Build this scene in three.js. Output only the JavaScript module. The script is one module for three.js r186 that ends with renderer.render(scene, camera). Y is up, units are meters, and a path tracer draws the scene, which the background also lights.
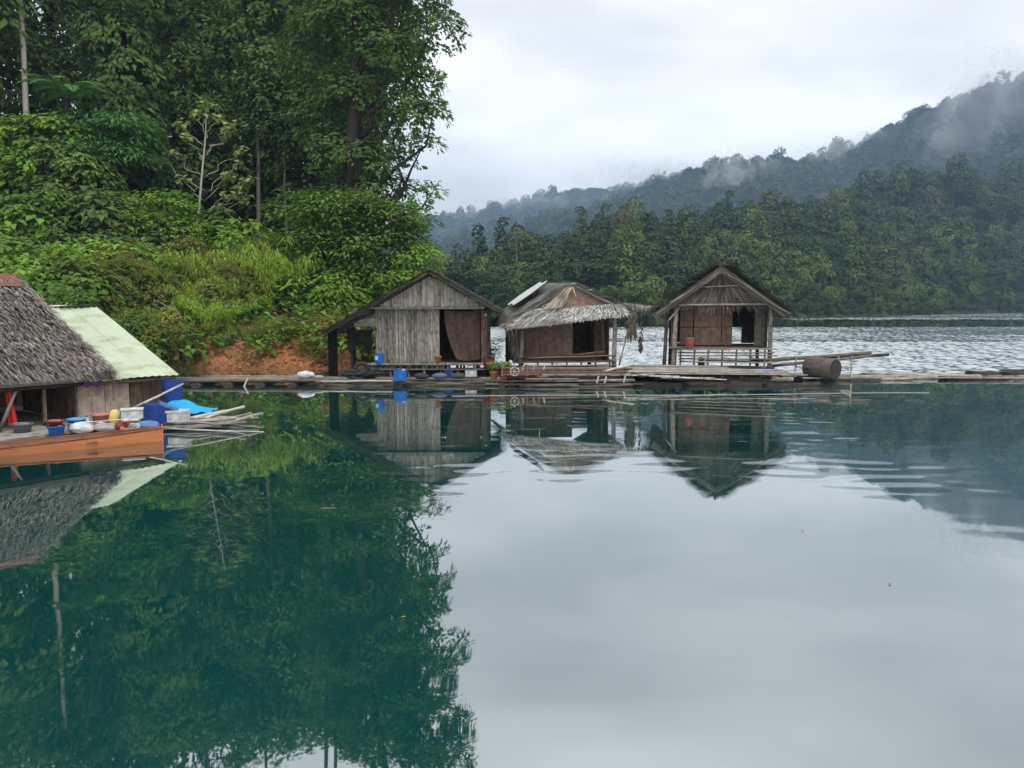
import * as THREE from 'three';

// ---------------------------------------------------------------- camera, sky, sun, exposure
const scene = new THREE.Scene();
const camera = new THREE.PerspectiveCamera(53.07, 1024 / 768, 0.1, 6000);
camera.position.set(0, 2.4, 0);
camera.rotation.set(-Math.atan(78 / 769), 0, 0);
const renderer = new THREE.WebGLRenderer({ antialias: true });
renderer.setSize(1024, 768);
renderer.toneMapping = THREE.LinearToneMapping;
renderer.toneMappingExposure = 1.22;
renderer.shadowMap.enabled = true;

// ---------------------------------------------------------------- numbers
function rng(seed) { let a = seed >>> 0; return () => { a = (a + 0x6D2B79F5) >>> 0; let t = Math.imul(a ^ (a >>> 15), 1 | a); t = (t + Math.imul(t ^ (t >>> 7), 61 | t)) ^ t; return ((t ^ (t >>> 14)) >>> 0) / 4294967296; }; }
function hash(x, y, z) { let h = Math.imul(x | 0, 374761393) ^ Math.imul(y | 0, 668265263) ^ Math.imul(z | 0, 2147483647 - 1013); h = Math.imul(h ^ (h >>> 13), 1274126177); return ((h ^ (h >>> 16)) >>> 0) / 4294967296; }
const fade = (t) => t * t * t * (t * (t * 6 - 15) + 10);
const lerp = (a, b, t) => a + (b - a) * t;
const clamp = (x, a = 0, b = 1) => Math.min(b, Math.max(a, x));
const sstep = (a, b, x) => { const t = clamp((x - a) / (b - a)); return t * t * (3 - 2 * t); };
function noise(x, y, z = 0) {
  const X = Math.floor(x), Y = Math.floor(y), Z = Math.floor(z), u = fade(x - X), v = fade(y - Y), w = fade(z - Z);
  const l = (k) => lerp(lerp(hash(X, Y, k), hash(X + 1, Y, k), u), lerp(hash(X, Y + 1, k), hash(X + 1, Y + 1, k), u), v);
  return lerp(l(Z), l(Z + 1), w);
}
function fbm(x, y, z = 0, o = 4) { let s = 0, a = 0.5, n = 0; for (let k = 0; k < o; k++) { s += a * noise(x, y, z + 17 * k); n += a; a *= 0.5; x *= 2.03; y *= 2.03; z *= 2.03; } return s / n; }
const poly = (pts) => (x) => { if (x <= pts[0][0]) return pts[0][1]; for (let k = 1; k < pts.length; k++) if (x <= pts[k][0]) { const [a, b] = pts[k - 1], [c, d] = pts[k]; return b + (d - b) * (x - a) / (c - a); } return pts[pts.length - 1][1]; };

// an overcast sky: layered cloud, a little brighter overhead
function makeSky() {
  const W = 1024, H = 512, data = new Float32Array(W * H * 4);
  for (let j = 0; j < H; j++) for (let i = 0; i < W; i++) {
    const el = ((j + 0.5) / H - 0.5) * Math.PI, a = ((i + 0.5) / W - 0.5) * 2 * Math.PI;
    const x = Math.cos(el) * Math.cos(a), z = Math.cos(el) * Math.sin(a), y = Math.sin(el);
    const q = 1 / (Math.max(y, 0) + 0.22);
    const big = fbm(x * q * 0.55 + 3.7, z * q * 0.55 + 9.1, y, 3), mid = fbm(x * q * 1.3 + 21, z * q * 1.9 + 4, y * 2, 5);
    const c = 0.5 * (big - 0.5) + 0.55 * (mid - 0.5);
    const L = (1.0 + 2.0 * c) * 0.77 * (1 + 1.25 * Math.max(y, 0));      // an overcast sky is about twice as bright overhead as low down
    const t = clamp(0.5 - 1.6 * c), o = 4 * (j * W + i);
    data[o] = L * lerp(0.995, 0.945, t); data[o + 1] = L * lerp(0.995, 0.965, t); data[o + 2] = L * lerp(0.975, 1.0, t); data[o + 3] = 1;
  }
  const t = new THREE.DataTexture(data, W, H, THREE.RGBAFormat, THREE.FloatType);
  t.mapping = THREE.EquirectangularReflectionMapping; t.magFilter = THREE.LinearFilter; t.minFilter = THREE.LinearFilter; t.needsUpdate = true;
  return t;
}
const skyMap = makeSky();
scene.background = skyMap; scene.environment = skyMap;
const sun = new THREE.DirectionalLight(new THREE.Color().setRGB(1, 0.97, 0.92), 1.5);
sun.position.set(24, 85, 12); sun.target.position.set(0, 0, -30);
sun.castShadow = true; sun.shadow.radius = 34; sun.shadow.mapSize.set(2048, 2048);
Object.assign(sun.shadow.camera, { left: -80, right: 80, top: 80, bottom: -80, near: 1, far: 260 });
scene.add(sun, sun.target);
scene.fog = new THREE.FogExp2(new THREE.Color().setRGB(0.46, 0.68, 1.0), 0.00038);

// ---------------------------------------------------------------- helpers
const V = (x, y, z) => new THREE.Vector3(x, y, z);
const taken = {};
function numbered(name) { const n = taken[name] = (taken[name] ?? -1) + 1; return n ? name + '_' + String(n).padStart(3, '0') : name; }
function tag(o, label, category, group, kind) {
  if (label) o.userData.label = label;
  if (category) o.userData.category = category;
  if (group) o.userData.group = group;
  if (kind) o.userData.kind = kind;
  return o;
}
function lit(o) { o.castShadow = true; o.receiveShadow = true; return o; }
function thing(name, label, category, pos = [0, 0, 0], turn = 0, group) {
  const o = new THREE.Group(); o.name = numbered(name); o.position.set(...pos); o.rotation.y = turn; scene.add(o);
  return tag(o, label, category, group);
}
function part(name, geometry, material, parent, label) {
  const o = lit(new THREE.Mesh(geometry, material)); o.name = name; parent.add(o); if (label) o.userData.label = label; return o;
}
function single(name, geometry, material, label, category, group, pos = [0, 0, 0], turn = 0) {
  const o = lit(new THREE.Mesh(geometry, material)); o.name = numbered(name); o.position.set(...pos); o.rotation.y = turn; scene.add(o);
  return tag(o, label, category, group);
}
function copyOf(root, pos, turn, label, group, scale) {
  const r = root.clone(); r.userData = { ...root.userData }; r.name = numbered(root.name.replace(/_\d{3}$/, '')); scene.add(r); r.position.set(...pos); r.rotation.set(0, turn, 0);
  if (label) r.userData.label = label;
  if (group) r.userData.group = group;
  if (scale) r.scale.set(...(Array.isArray(scale) ? scale : [scale, scale, scale]));
  return r;
}
// geometry collector; flat = faceted (no stored normals)
class G {
  constructor(flat = false) { this.flat = flat; this.p = []; this.n = []; this.u = []; this.c = []; this.i = []; this.tint = [1, 1, 1]; }
  v(x, y, z, nx = 0, ny = 1, nz = 0, u = 0, w = 0) { this.p.push(x, y, z); if (!this.flat) this.n.push(nx, ny, nz); this.u.push(u, w); this.c.push(this.tint[0], this.tint[1], this.tint[2]); return this.p.length / 3 - 1; }
  tri(a, b, c) { this.i.push(a, b, c); }
  get triangles() { return this.i.length / 3; }
  quad(a, b, c, d, uv = [0, 0, 1, 0, 1, 1, 0, 1]) {   // four points, counter-clockwise
    const e1 = [b[0] - a[0], b[1] - a[1], b[2] - a[2]], e2 = [d[0] - a[0], d[1] - a[1], d[2] - a[2]];
    let nx = e1[1] * e2[2] - e1[2] * e2[1], ny = e1[2] * e2[0] - e1[0] * e2[2], nz = e1[0] * e2[1] - e1[1] * e2[0]; const l = Math.hypot(nx, ny, nz) || 1; nx /= l; ny /= l; nz /= l;
    const k = this.v(...a, nx, ny, nz, uv[0], uv[1]); this.v(...b, nx, ny, nz, uv[2], uv[3]); this.v(...c, nx, ny, nz, uv[4], uv[5]); this.v(...d, nx, ny, nz, uv[6], uv[7]);
    this.i.push(k, k + 1, k + 2, k, k + 2, k + 3); return this;
  }
  box(cx, cy, cz, sx, sy, sz, m) {
    const h = [sx / 2, sy / 2, sz / 2], P = (x, y, z) => { const w = V(x * h[0], y * h[1], z * h[2]); if (m) w.applyMatrix4(m); return [w.x + cx, w.y + cy, w.z + cz]; };
    const f = [[1, 0], [1, 1], [0, 1], [0, 0]];
    const face = (a, b, c, d, su, sv) => this.quad(a, b, c, d, [0, 0, su, 0, su, sv, 0, sv]);
    face(P(-1, -1, 1), P(1, -1, 1), P(1, 1, 1), P(-1, 1, 1), sx, sy); face(P(1, -1, -1), P(-1, -1, -1), P(-1, 1, -1), P(1, 1, -1), sx, sy);
    face(P(1, -1, 1), P(1, -1, -1), P(1, 1, -1), P(1, 1, 1), sz, sy); face(P(-1, -1, -1), P(-1, -1, 1), P(-1, 1, 1), P(-1, 1, -1), sz, sy);
    face(P(-1, 1, 1), P(1, 1, 1), P(1, 1, -1), P(-1, 1, -1), sx, sz); face(P(-1, -1, -1), P(1, -1, -1), P(1, -1, 1), P(-1, -1, 1), sx, sz);
    return this;
  }
  tube(pts, radii, sides = 6, caps = true) {     // pts: [x,y,z][]; radii: number or array
    const n = pts.length, R = (k) => Array.isArray(radii) ? radii[k] : radii; let ring0 = 0, len = 0;
    let ref = null;
    for (let k = 0; k < n; k++) {
      const a = pts[Math.max(0, k - 1)], b = pts[Math.min(n - 1, k + 1)], d = V(b[0] - a[0], b[1] - a[1], b[2] - a[2]).normalize();
      if (!ref) ref = Math.abs(d.y) > 0.9 ? V(1, 0, 0) : V(0, 1, 0);
      const s = V().crossVectors(d, ref).normalize(), t = V().crossVectors(s, d);
      if (k) len += Math.hypot(pts[k][0] - pts[k - 1][0], pts[k][1] - pts[k - 1][1], pts[k][2] - pts[k - 1][2]);
      const first = this.p.length / 3; if (!k) ring0 = first;
      for (let j = 0; j <= sides; j++) {
        const q = j / sides * 2 * Math.PI, c = Math.cos(q), w = Math.sin(q), nx = s.x * c + t.x * w, ny = s.y * c + t.y * w, nz = s.z * c + t.z * w;
        this.v(pts[k][0] + nx * R(k), pts[k][1] + ny * R(k), pts[k][2] + nz * R(k), nx, ny, nz, j / sides * Math.max(0.05, R(0) * 6.28), len);
      }
      if (k) for (let j = 0; j < sides; j++) { const a0 = first - sides - 1 + j, b0 = first + j; this.i.push(a0, b0, a0 + 1, a0 + 1, b0, b0 + 1); }
      if (caps && (k === 0 || k === n - 1) && R(k) > 0.004) {
        const dir = k ? 1 : -1, c0 = this.v(pts[k][0], pts[k][1], pts[k][2], d.x * dir, d.y * dir, d.z * dir);
        const r0 = this.p.length / 3;
        for (let j = 0; j <= sides; j++) { const o = 3 * (first + j); this.v(this.p[o], this.p[o + 1], this.p[o + 2], d.x * dir, d.y * dir, d.z * dir); }
        for (let j = 0; j < sides; j++) k ? this.i.push(c0, r0 + j + 1, r0 + j) : this.i.push(c0, r0 + j, r0 + j + 1);
      }
    }
    return this;
  }
  leaf(x, y, z, dx, dy, dz, nx, ny, nz, len, wid, fold = 0.15, droop = 0.1) {     // a folded pointed leaf of two faces
    const sx = dy * nz - dz * ny, sy = dz * nx - dx * nz, sz = dx * ny - dy * nx, l = Math.hypot(sx, sy, sz) || 1, w = wid / 2 / l, f = wid * fold, m = len * 0.42;
    const a = this.v(x, y, z), b = this.v(x + dx * m + sx * w + nx * f, y + dy * m + sy * w + ny * f, z + dz * m + sz * w + nz * f);
    const c = this.v(x + dx * len - nx * len * droop, y + dy * len - ny * len * droop, z + dz * len - nz * len * droop), d = this.v(x + dx * m - sx * w + nx * f, y + dy * m - sy * w + ny * f, z + dz * m - sz * w + nz * f);
    this.i.push(a, b, c, a, c, d); return this;
  }
  geo() {
    const g = new THREE.BufferGeometry();
    g.setAttribute('position', new THREE.Float32BufferAttribute(this.p, 3));
    if (!this.flat) g.setAttribute('normal', new THREE.Float32BufferAttribute(this.n, 3));
    g.setAttribute('uv', new THREE.Float32BufferAttribute(this.u, 2));
    g.setAttribute('color', new THREE.Float32BufferAttribute(this.c, 3));
    g.setIndex(this.i);
    return g;
  }
}
const rgb = (r, g, b) => new THREE.Color().setRGB(r, g, b);
function mat(r, g, b, rough = 0.85, more = {}) { return new THREE.MeshPhysicalMaterial({ color: rgb(r, g, b), roughness: rough, side: THREE.DoubleSide, vertexColors: true, specularIntensity: 0.35, ...more }); }
function leafMat(r, g, b, through = 0.35) { return new THREE.MeshPhysicalMaterial({ color: rgb(r, g, b), roughness: 0.9, side: THREE.DoubleSide, vertexColors: true, transmission: through, thickness: 0, specularIntensity: 0.25 }); }
function dataTex(size, f, srgb = false, h = size) {
  const d = new Uint8Array(size * h * 4);
  for (let j = 0; j < h; j++) for (let i = 0; i < size; i++) { const c = f(i / size, j / h), o = 4 * (j * size + i); d[o] = 255 * clamp(c[0]); d[o + 1] = 255 * clamp(c[1]); d[o + 2] = 255 * clamp(c[2]); d[o + 3] = 255; }
  const t = new THREE.DataTexture(d, size, h); t.wrapS = t.wrapT = THREE.RepeatWrapping; t.magFilter = THREE.LinearFilter; if (srgb) t.colorSpace = THREE.SRGBColorSpace; t.needsUpdate = true; return t;
}

// ---------------------------------------------------------------- the lake
function rippleMap(size, metres, waves, amount) {          // a tiling normal map of many small waves
  const r = rng(77 + waves.length * 13 + size), N = [];
  for (const [wl, slope, spread, count] of waves) for (let k = 0; k < count; k++) {
    const a = (r() - 0.5) * spread + Math.PI / 2, q = metres / (wl * (0.7 + 0.6 * r()));
    N.push([Math.round(Math.cos(a) * q), Math.round(Math.sin(a) * q), r() * 6.283, slope / Math.sqrt(count) * 1.414]);
  }
  const d = new Float32Array(size * size * 4);
  const M = N.map(([kx, ky, ph, s]) => ({ kx, ky, ph, gx: s * kx / (Math.hypot(kx, ky) || 1), gy: s * ky / (Math.hypot(kx, ky) || 1) }));
  const tab = new Float32Array(4096); for (let k = 0; k < 4096; k++) tab[k] = Math.cos(k / 4096 * 2 * Math.PI);
  for (let j = 0; j < size; j++) for (let i = 0; i < size; i++) {
    let gx = 0, gy = 0; const u = i / size, v = j / size;
    for (const m of M) { const t = m.kx * u + m.ky * v + m.ph; const c = tab[((t - Math.floor(t)) * 4096) & 4095]; gx += m.gx * c; gy += m.gy * c; }
    const a = amount(u, v), o = 4 * (j * size + i), l = 1 / Math.hypot(gx * a, gy * a, 1);
    d[o] = 0.5 - gx * a * l / 2; d[o + 1] = 0.5 - gy * a * l / 2; d[o + 2] = 0.5 + l / 2; d[o + 3] = 1;
  }
  const t = new THREE.DataTexture(d, size, size, THREE.RGBAFormat, THREE.FloatType); t.wrapS = t.wrapT = THREE.RepeatWrapping; t.magFilter = THREE.LinearFilter; t.needsUpdate = true; return t;
}
const wrapN = (u, v, k, s) => { // tiling patch noise
  const p = 2 * Math.PI; return fbm(Math.cos(u * p) * k + s, Math.sin(u * p) * k + Math.cos(v * p) * k * 1.7, Math.sin(v * p) * k * 1.7, 3);
};
const calmMap = rippleMap(1024, 40, [[5.5, 0.0016, 1.6, 10], [1.7, 0.0030, 0.9, 18], [0.55, 0.0080, 1.0, 34]], (u, v) => {   // mostly still, with breezy patches and a ruffled belt before the huts
  const n = wrapN(u, v, 1.4, 5), k = 0.12 * (noise(u * 14, v * 9, 2) - 0.5), belt = sstep(0.19, 0.28, v + k) * (1 - sstep(0.50, 0.60, v + k)) * (u > 0.85 ? sstep(0.88, 0.95, u) : 1 - sstep(0.7, 0.82, u)); return 0.13 + 1.0 * sstep(0.50, 0.66, n) * (v > 0.22 ? 1 : 0.35) + 3.2 * belt * sstep(0.35, 0.6, noise(u * 9, v * 40, 4));
});
const waterLook = { color: rgb(0.0016, 0.041, 0.038), roughness: 0.015, ior: 2.5, specularIntensity: 1.7, clearcoat: 1, clearcoatRoughness: 0.01 };
const calmWater = new THREE.MeshPhysicalMaterial({ ...waterLook, normalMap: calmMap });
{
  const g = new THREE.BufferGeometry(), P = [], U = [], I = [];
  const face = (x0, x1, z0, z1, m) => { const k = P.length / 3; for (const [x, z] of [[x0, z0], [x1, z0], [x1, z1], [x0, z1]]) { P.push(x, 0, -z); U.push(x / m, z / m); } I.push(k, k + 1, k + 2, k, k + 2, k + 3); };
  face(-260, 420, -60, 1100, 40);
  g.setAttribute('position', new THREE.Float32BufferAttribute(P, 3)); g.setAttribute('uv', new THREE.Float32BufferAttribute(U, 2));
  g.setAttribute('normal', new THREE.Float32BufferAttribute(P.map((_, k) => k % 3 === 1 ? 1 : 0), 3)); g.setIndex(I);
  const w = new THREE.Mesh(g, calmWater); w.name = 'water'; w.receiveShadow = true; scene.add(w); tag(w, 'still green lake water around the huts', 'lake', null, 'structure');
}
{ // the ruffled open lake beyond the rafts: real wavelets, in tiles whose height follows streaks of wind and calm
  const S = 6, n = 84, r = rng(5150), waves = [];
  for (const [wl, slope, count] of [[1.5, 0.04, 8], [0.7, 0.085, 14], [0.36, 0.11, 18]]) for (let k = 0; k < count; k++) { const a = Math.PI / 2 + (r() - 0.5) * 2.2, q = S / (wl * (0.75 + 0.5 * r())), kx = Math.round(Math.cos(a) * q), kz = Math.round(Math.sin(a) * q), m = Math.hypot(kx, kz) * 6.2832 / S; waves.push([kx * 6.2832 / S, kz * 6.2832 / S, r() * 6.28, slope * 1.414 / Math.sqrt(count) / m]); }
  const g = new G();
  for (let j = 0; j <= n; j++) for (let i = 0; i <= n; i++) { const x = i / n * S, z = j / n * S; let y = 0, gx = 0, gz = 0; for (const [kx, kz, p, A] of waves) { const t = kx * x + kz * z + p; y += A * Math.sin(t); const c = A * Math.cos(t); gx += kx * c; gz += kz * c; } const l = 1 / Math.hypot(gx, 1, gz); g.v(x, y, z, -gx * l, l, -gz * l); }
  for (let j = 0; j < n; j++) for (let i = 0; i < n; i++) { const a = j * (n + 1) + i; g.i.push(a, a + n + 1, a + n + 2, a, a + n + 2, a + 1); }
  const put = [], M = new THREE.Matrix4(), Q = new THREE.Quaternion();
  const row = (z0, size, x0, x1) => { for (let x = x0; x < x1; x += size) { const zc = z0 + size / 2; put.push([x, z0, size / S, windAt(x, zc)]); } };
  function windAt(x, Z) { return clamp(0.55 + 0.8 * sstep(0.3, 0.55, fbm(x / 60, Z / 11, 6, 3)), 0.5, 1.25); }
  for (let z = 26.6; z < 86; z += 6) row(z, 6, -2.5, 75); for (let z = 134; z < 300; z += 12) row(z, 12, -2.5, 210);
  const o = new THREE.InstancedMesh(g.geo(), new THREE.MeshPhysicalMaterial({ ...waterLook, ior: 3.4, roughness: 0.2 }), put.length);
  put.forEach(([x, z, s, h], k) => o.setMatrixAt(k, M.compose(V(x, 0.05, -z - 6 * s), Q, V(s, Math.sqrt(s) * h, s))));
  o.name = 'water_001'; o.receiveShadow = true; scene.add(o); tag(o, 'wind-ruffled silvery open water between the rafts and the far shore', 'lake', null, 'structure');

}

// ---------------------------------------------------------------- land: the near bank
const shoreZ = poly([[-80, 22], [-40, 24], [-22, 26.5], [-15, 28.6], [-9, 29.4], [-5, 29.6], [-3, 31], [20, 60]]);
function inland(x, Z) {                                     // metres from the shoreline, negative in the lake
  const a = Z - shoreZ(x) + 1.6 * (fbm(x / 4, Z / 4, 1, 3) - 0.5), b = 1.5 * (-4.0 - 0.07 * Math.max(0, Z - 33) - x) + 1.5 * (fbm(x / 5, Z / 5, 7, 2) - 0.5);
  const k = 2.5, h = clamp(0.5 + 0.5 * (b - a) / k); return lerp(b, a, h) - k * h * (1 - h);
}
function ground(x, Z) {
  const s = inland(x, Z); if (s < 0) return Math.max(-2, 0.6 * s);
  const lin = (0.34 + 0.14 * sstep(-14, -40, x)) * s + 0.75 * (1 - Math.exp(-s * 1.2)), h = 22 * (1 - Math.exp(-lin / 22));
  return h + Math.min(1, s / 3) * 0.9 * (fbm(x / 5 + 3, Z / 5, 2, 3) - 0.5) + 0.12 * (fbm(x * 1.3, Z * 1.3, 5, 2) - 0.5) * Math.min(1, s * 2);
}
const bareSoil = (x, Z) => { const s = inland(x, Z), n = 0.9 * (fbm(x / 1.6, Z / 1.6, 9, 3) - 0.5); return sstep(0.25, 0.6, 1.12 - Math.abs(x + 9.3) / 5.0 + n) * sstep(-0.4, 0, s) * (1 - sstep(3.4, 5.0, s + 3 * n)); };
const soilGrain = dataTex(256, (u, v) => { const n = 0.72 + 0.5 * (noise(u * 64, v * 64, 3) - 0.5) + 0.4 * (noise(u * 19, v * 19, 8) - 0.5); return [n, n, n]; });
{
  const g = new G(), nx = 168, nz = 200, x0 = -92, z0 = 24, dx = 0.58, dz = 0.6;
  for (let j = 0; j <= nz; j++) for (let i = 0; i <= nx; i++) {
    const x = x0 + i * dx * (1), Z = z0 + j * dz, y = ground(x, Z), e = 0.3;
    const n = V(-(ground(x + e, Z) - y) / e, 1, (ground(x, Z + e) - y) / e).normalize(), b = bareSoil(x, Z), f = 0.6 + 0.8 * fbm(x / 1.1, Z / 1.1, 4, 3);
    g.tint = [lerp(0.055, 0.37, b) * f, lerp(0.06, 0.15, b) * f, lerp(0.022, 0.058, b) * f];
    g.v(x, y, -Z, n.x, n.y, n.z, x / 2, Z / 2);
  }
  for (let j = 0; j < nz; j++) for (let i = 0; i < nx; i++) { const a = j * (nx + 1) + i; g.i.push(a, a + 1, a + nx + 2, a, a + nx + 2, a + nx + 1); }
  const m = part('lake_bank', g.geo(), mat(1, 1, 1, 0.95, { map: soilGrain, bumpMap: soilGrain, bumpScale: 0.04 }), scene);
  tag(m, 'steep overgrown bank with a strip of bare orange soil at the waterline', 'bank', null, 'structure');
}

// ---------------------------------------------------------------- land: the far shore and the mountains
const shoreFar = poly([[-120, 170], [-20, 128], [0, 120], [20, 118], [45, 143], [75, 172], [160, 262], [280, 350]]);
const crestFar = poly([[-120, 1.5], [-14, 2.5], [0, 5], [10, 8], [28, 12.5], [60, 17], [100, 24], [160, 36], [280, 60]]);
function farHill(x, Z) { const s = Z - shoreFar(x); if (s < 0) return s * 0.2; const n = 0.75 + 0.5 * fbm(x / 40, Z / 40, 2, 3); return crestFar(x) * sstep(-10, 78, s) * n + 0.4 * Math.min(s, 3); }
const FAR = 1.8;
const ridgeMid = poly([[-150, 18], [-60, 22], [0, 36], [40, 47], [90, 64], [160, 80], [220, 84], [262, 102], [300, 120], [345, 140], [480, 178]]);   // crest at about 510 m times FAR
function midHill(X, D) { const x = X / FAR, Z = D / FAR, k = x / Z * 510, n = 0.86 + 0.28 * fbm(x / 60, Z / 60, 6, 3); return ridgeMid(k) * sstep(250, 520, Z) * n * (1 - 0.6 * sstep(560, 760, Z)) * FAR; }
const ridgeBack = poly([[-300, 62], [-90, 74], [-40, 82], [20, 98], [80, 104], [200, 96]]);                                                      // crest at about 850 m
function backHill(X, D) { const x = X / FAR, Z = D / FAR; return ridgeBack(x) * sstep(560, 850, Z) * (0.88 + 0.24 * fbm(x / 70, Z / 70, 8, 3)) * (1 - 0.4 * sstep(880, 1050, Z)) * FAR; }
function hillMesh(name, f, x0, x1, z0, z1, step, label) {
  const g = new G(), nx = Math.round((x1 - x0) / step), nz = Math.round((z1 - z0) / step);
  for (let j = 0; j <= nz; j++) for (let i = 0; i <= nx; i++) {
    const x = x0 + i * step, Z = z0 + j * step, y = f(x, Z), e = step / 2, n = V(-(f(x + e, Z) - y) / e, 1, (f(x, Z + e) - y) / e).normalize(), k = 0.7 + 0.6 * noise(x / 6, Z / 6);
    g.tint = [k, k, k]; g.v(x, y - 0.3, -Z, n.x, n.y, n.z, x, Z);
  }
  for (let j = 0; j < nz; j++) for (let i = 0; i < nx; i++) { const a = j * (nx + 1) + i; g.i.push(a, a + 1, a + nx + 2, a, a + nx + 2, a + nx + 1); }
  tag(part(name, g.geo(), mat(0.03, 0.045, 0.018, 1), scene), label, 'hill', null, 'structure');
}
hillMesh('far_shore_hill', farHill, -120, 330, 110, 420, 4, 'forested hill rising straight from the far shore of the lake');
hillMesh('mountain', midHill, -400, 1000, 440, 1300, 18, 'long hazy mountain ridge behind the far shore with cloud on it');
hillMesh('mountain_001', backHill, -700, 460, 1000, 1880, 25, 'low blue ridge farthest away between the big tree and the mountain');

// ---------------------------------------------------------------- foliage builders
const bark = (r, g, b) => mat(r, g, b, 0.95);
function dirIn(r) { const z = 2 * r() - 1, a = r() * 6.2832, q = Math.sqrt(1 - z * z); return [q * Math.cos(a), z, q * Math.sin(a)]; }
function norm(a) { const l = Math.hypot(...a) || 1; return [a[0] / l, a[1] / l, a[2] / l]; }
// leaves in clumps over the surface of lobes (ellipsoids): an uneven crown with gaps
function crown(lobes, o, seed) {
  const r = rng(seed), g = o.into ?? new G(true), { clumps, per, len, wid, spread = 0.5, flat = 0.5, hang = 0.2, low = 0.35, vary = 0.35, hue = 0.2, inner = 0.22, warm = 0 } = o;
  const area = lobes.map((l) => Math.pow(l[3] * l[4], 0.9) * Math.pow(l[5], 0.9)), total = area.reduce((a, b) => a + b, 0);
  for (let k = 0; k < clumps; k++) {
    let q = r() * total, w = 0; while (w < lobes.length - 1 && (q -= area[w]) > 0) w++;
    const L = lobes[w], d = dirIn(r); if (d[1] < -0.25 && r() > low) { k -= 0.7; continue; }
    const f = r() < inner ? 0.45 + 0.4 * r() : 0.86 + 0.2 * r(), c = [L[0] + d[0] * L[3] * f, L[1] + d[1] * L[4] * f, L[2] + d[2] * L[5] * f];
    let deep = false;
    for (let j = 0; j < lobes.length; j++) if (j !== w) { const M = lobes[j]; if (Math.hypot((c[0] - M[0]) / M[3], (c[1] - M[1]) / M[4], (c[2] - M[2]) / M[5]) < 0.62) { deep = true; break; } }
    if (deep) { k -= 0.6; continue; }
    const out = norm([d[0] / L[3], d[1] / L[4], d[2] / L[5]]), base = 1 - vary / 2 + vary * r(), hh = (r() - 0.5) * hue + warm * (r() < 0.3 ? r() : 0);
    const n = Math.round(per * (0.6 + 0.8 * r()));
    for (let m = 0; m < n; m++) {
      const a = r() * 6.2832, q1 = Math.sqrt(r()) * spread, up = (r() - 0.5) * spread * 0.45;
      // a disc that leans outward, flattened towards the horizontal
      const N = norm([out[0] * (1 - flat) + (r() - 0.5) * 0.5, out[1] * (1 - flat) + flat, out[2] * (1 - flat) + (r() - 0.5) * 0.5]);
      const T = norm([Math.cos(a) - N[0] * (Math.cos(a) * N[0] + Math.sin(a) * N[2]), -N[1] * (Math.cos(a) * N[0] + Math.sin(a) * N[2]), Math.sin(a) - N[2] * (Math.cos(a) * N[0] + Math.sin(a) * N[2])]);
      const D = norm([T[0] + out[0] * 0.35 + (r() - 0.5) * 0.5, T[1] + out[1] * 0.2 - hang * (0.5 + r()) + (r() - 0.5) * 0.4, T[2] + out[2] * 0.35 + (r() - 0.5) * 0.5]);
      const b = base * (1 - vary / 3 + vary * 0.66 * r()), s = 0.65 + 0.7 * r();
      g.tint = [b * (1 + hh + 0.12 * (r() - 0.5)), b, b * (1 - hh * 0.6)];
      g.leaf(c[0] + T[0] * q1 + N[0] * up, c[1] + T[1] * q1 + N[1] * up - 0.15 * q1 * hang, c[2] + T[2] * q1 + N[2] * up, ...D, ...N, len * s, wid * s);
    }
  }
  return g;
}
function limbTo(g, a, b, r0, r1, seed, bend = 0.15) {
  const r = rng(seed), pts = [], R = [], n = 6, l = Math.hypot(b[0] - a[0], b[1] - a[1], b[2] - a[2]);
  for (let k = 0; k <= n; k++) { const t = k / n, w = Math.sin(t * Math.PI) * bend * l; pts.push([lerp(a[0], b[0], t) + w * (r() - 0.5), lerp(a[1], b[1], t) + w * (r() - 0.5) * 0.6 - 0.12 * l * t * (1 - t), lerp(a[2], b[2], t) + w * (r() - 0.5)]); R.push(lerp(r0, r1, t)); }
  g.tube(pts, R, 6);
}
// trunk with limbs into the lobes
function trunkOf(lobes, base, r0, seed, o = {}) {
  const g = new G(), r = rng(seed), top = o.top ?? Math.max(...lobes.map((l) => l[1])), lean = o.lean ?? [0, 0], n = 8, pts = [], R = [];
  for (let k = 0; k <= n; k++) { const t = k / n; pts.push([lean[0] * t * t + 0.1 * r0 * 6 * (noise(k * 0.7, seed) - 0.5), lerp(base, top, t), lean[1] * t * t + 0.1 * r0 * 6 * (noise(k * 0.7, seed + 9) - 0.5)]); R.push(r0 * (t < 0.02 ? 1.5 : lerp(1.05, 0.3, t))); }
  g.tube(pts, R, 8);
  for (const L of lobes) { const t = clamp(((L[1] - base) / (top - base)) * 0.8 - 0.12, 0.15, 0.95), k = Math.floor(t * n), p = pts[k]; limbTo(g, p, [L[0], L[1], L[2]], R[k] * 0.55, 0.03, seed + Math.round(L[0] * 100), 0.2);
    for (let j = 0; j < 3; j++) { const d = dirIn(r); limbTo(g, [L[0], L[1], L[2]], [L[0] + d[0] * L[3] * 0.8, L[1] + Math.abs(d[1]) * L[4] * 0.8, L[2] + d[2] * L[5] * 0.8], 0.035, 0.012, seed + j); } }
  return g;
}
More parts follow.
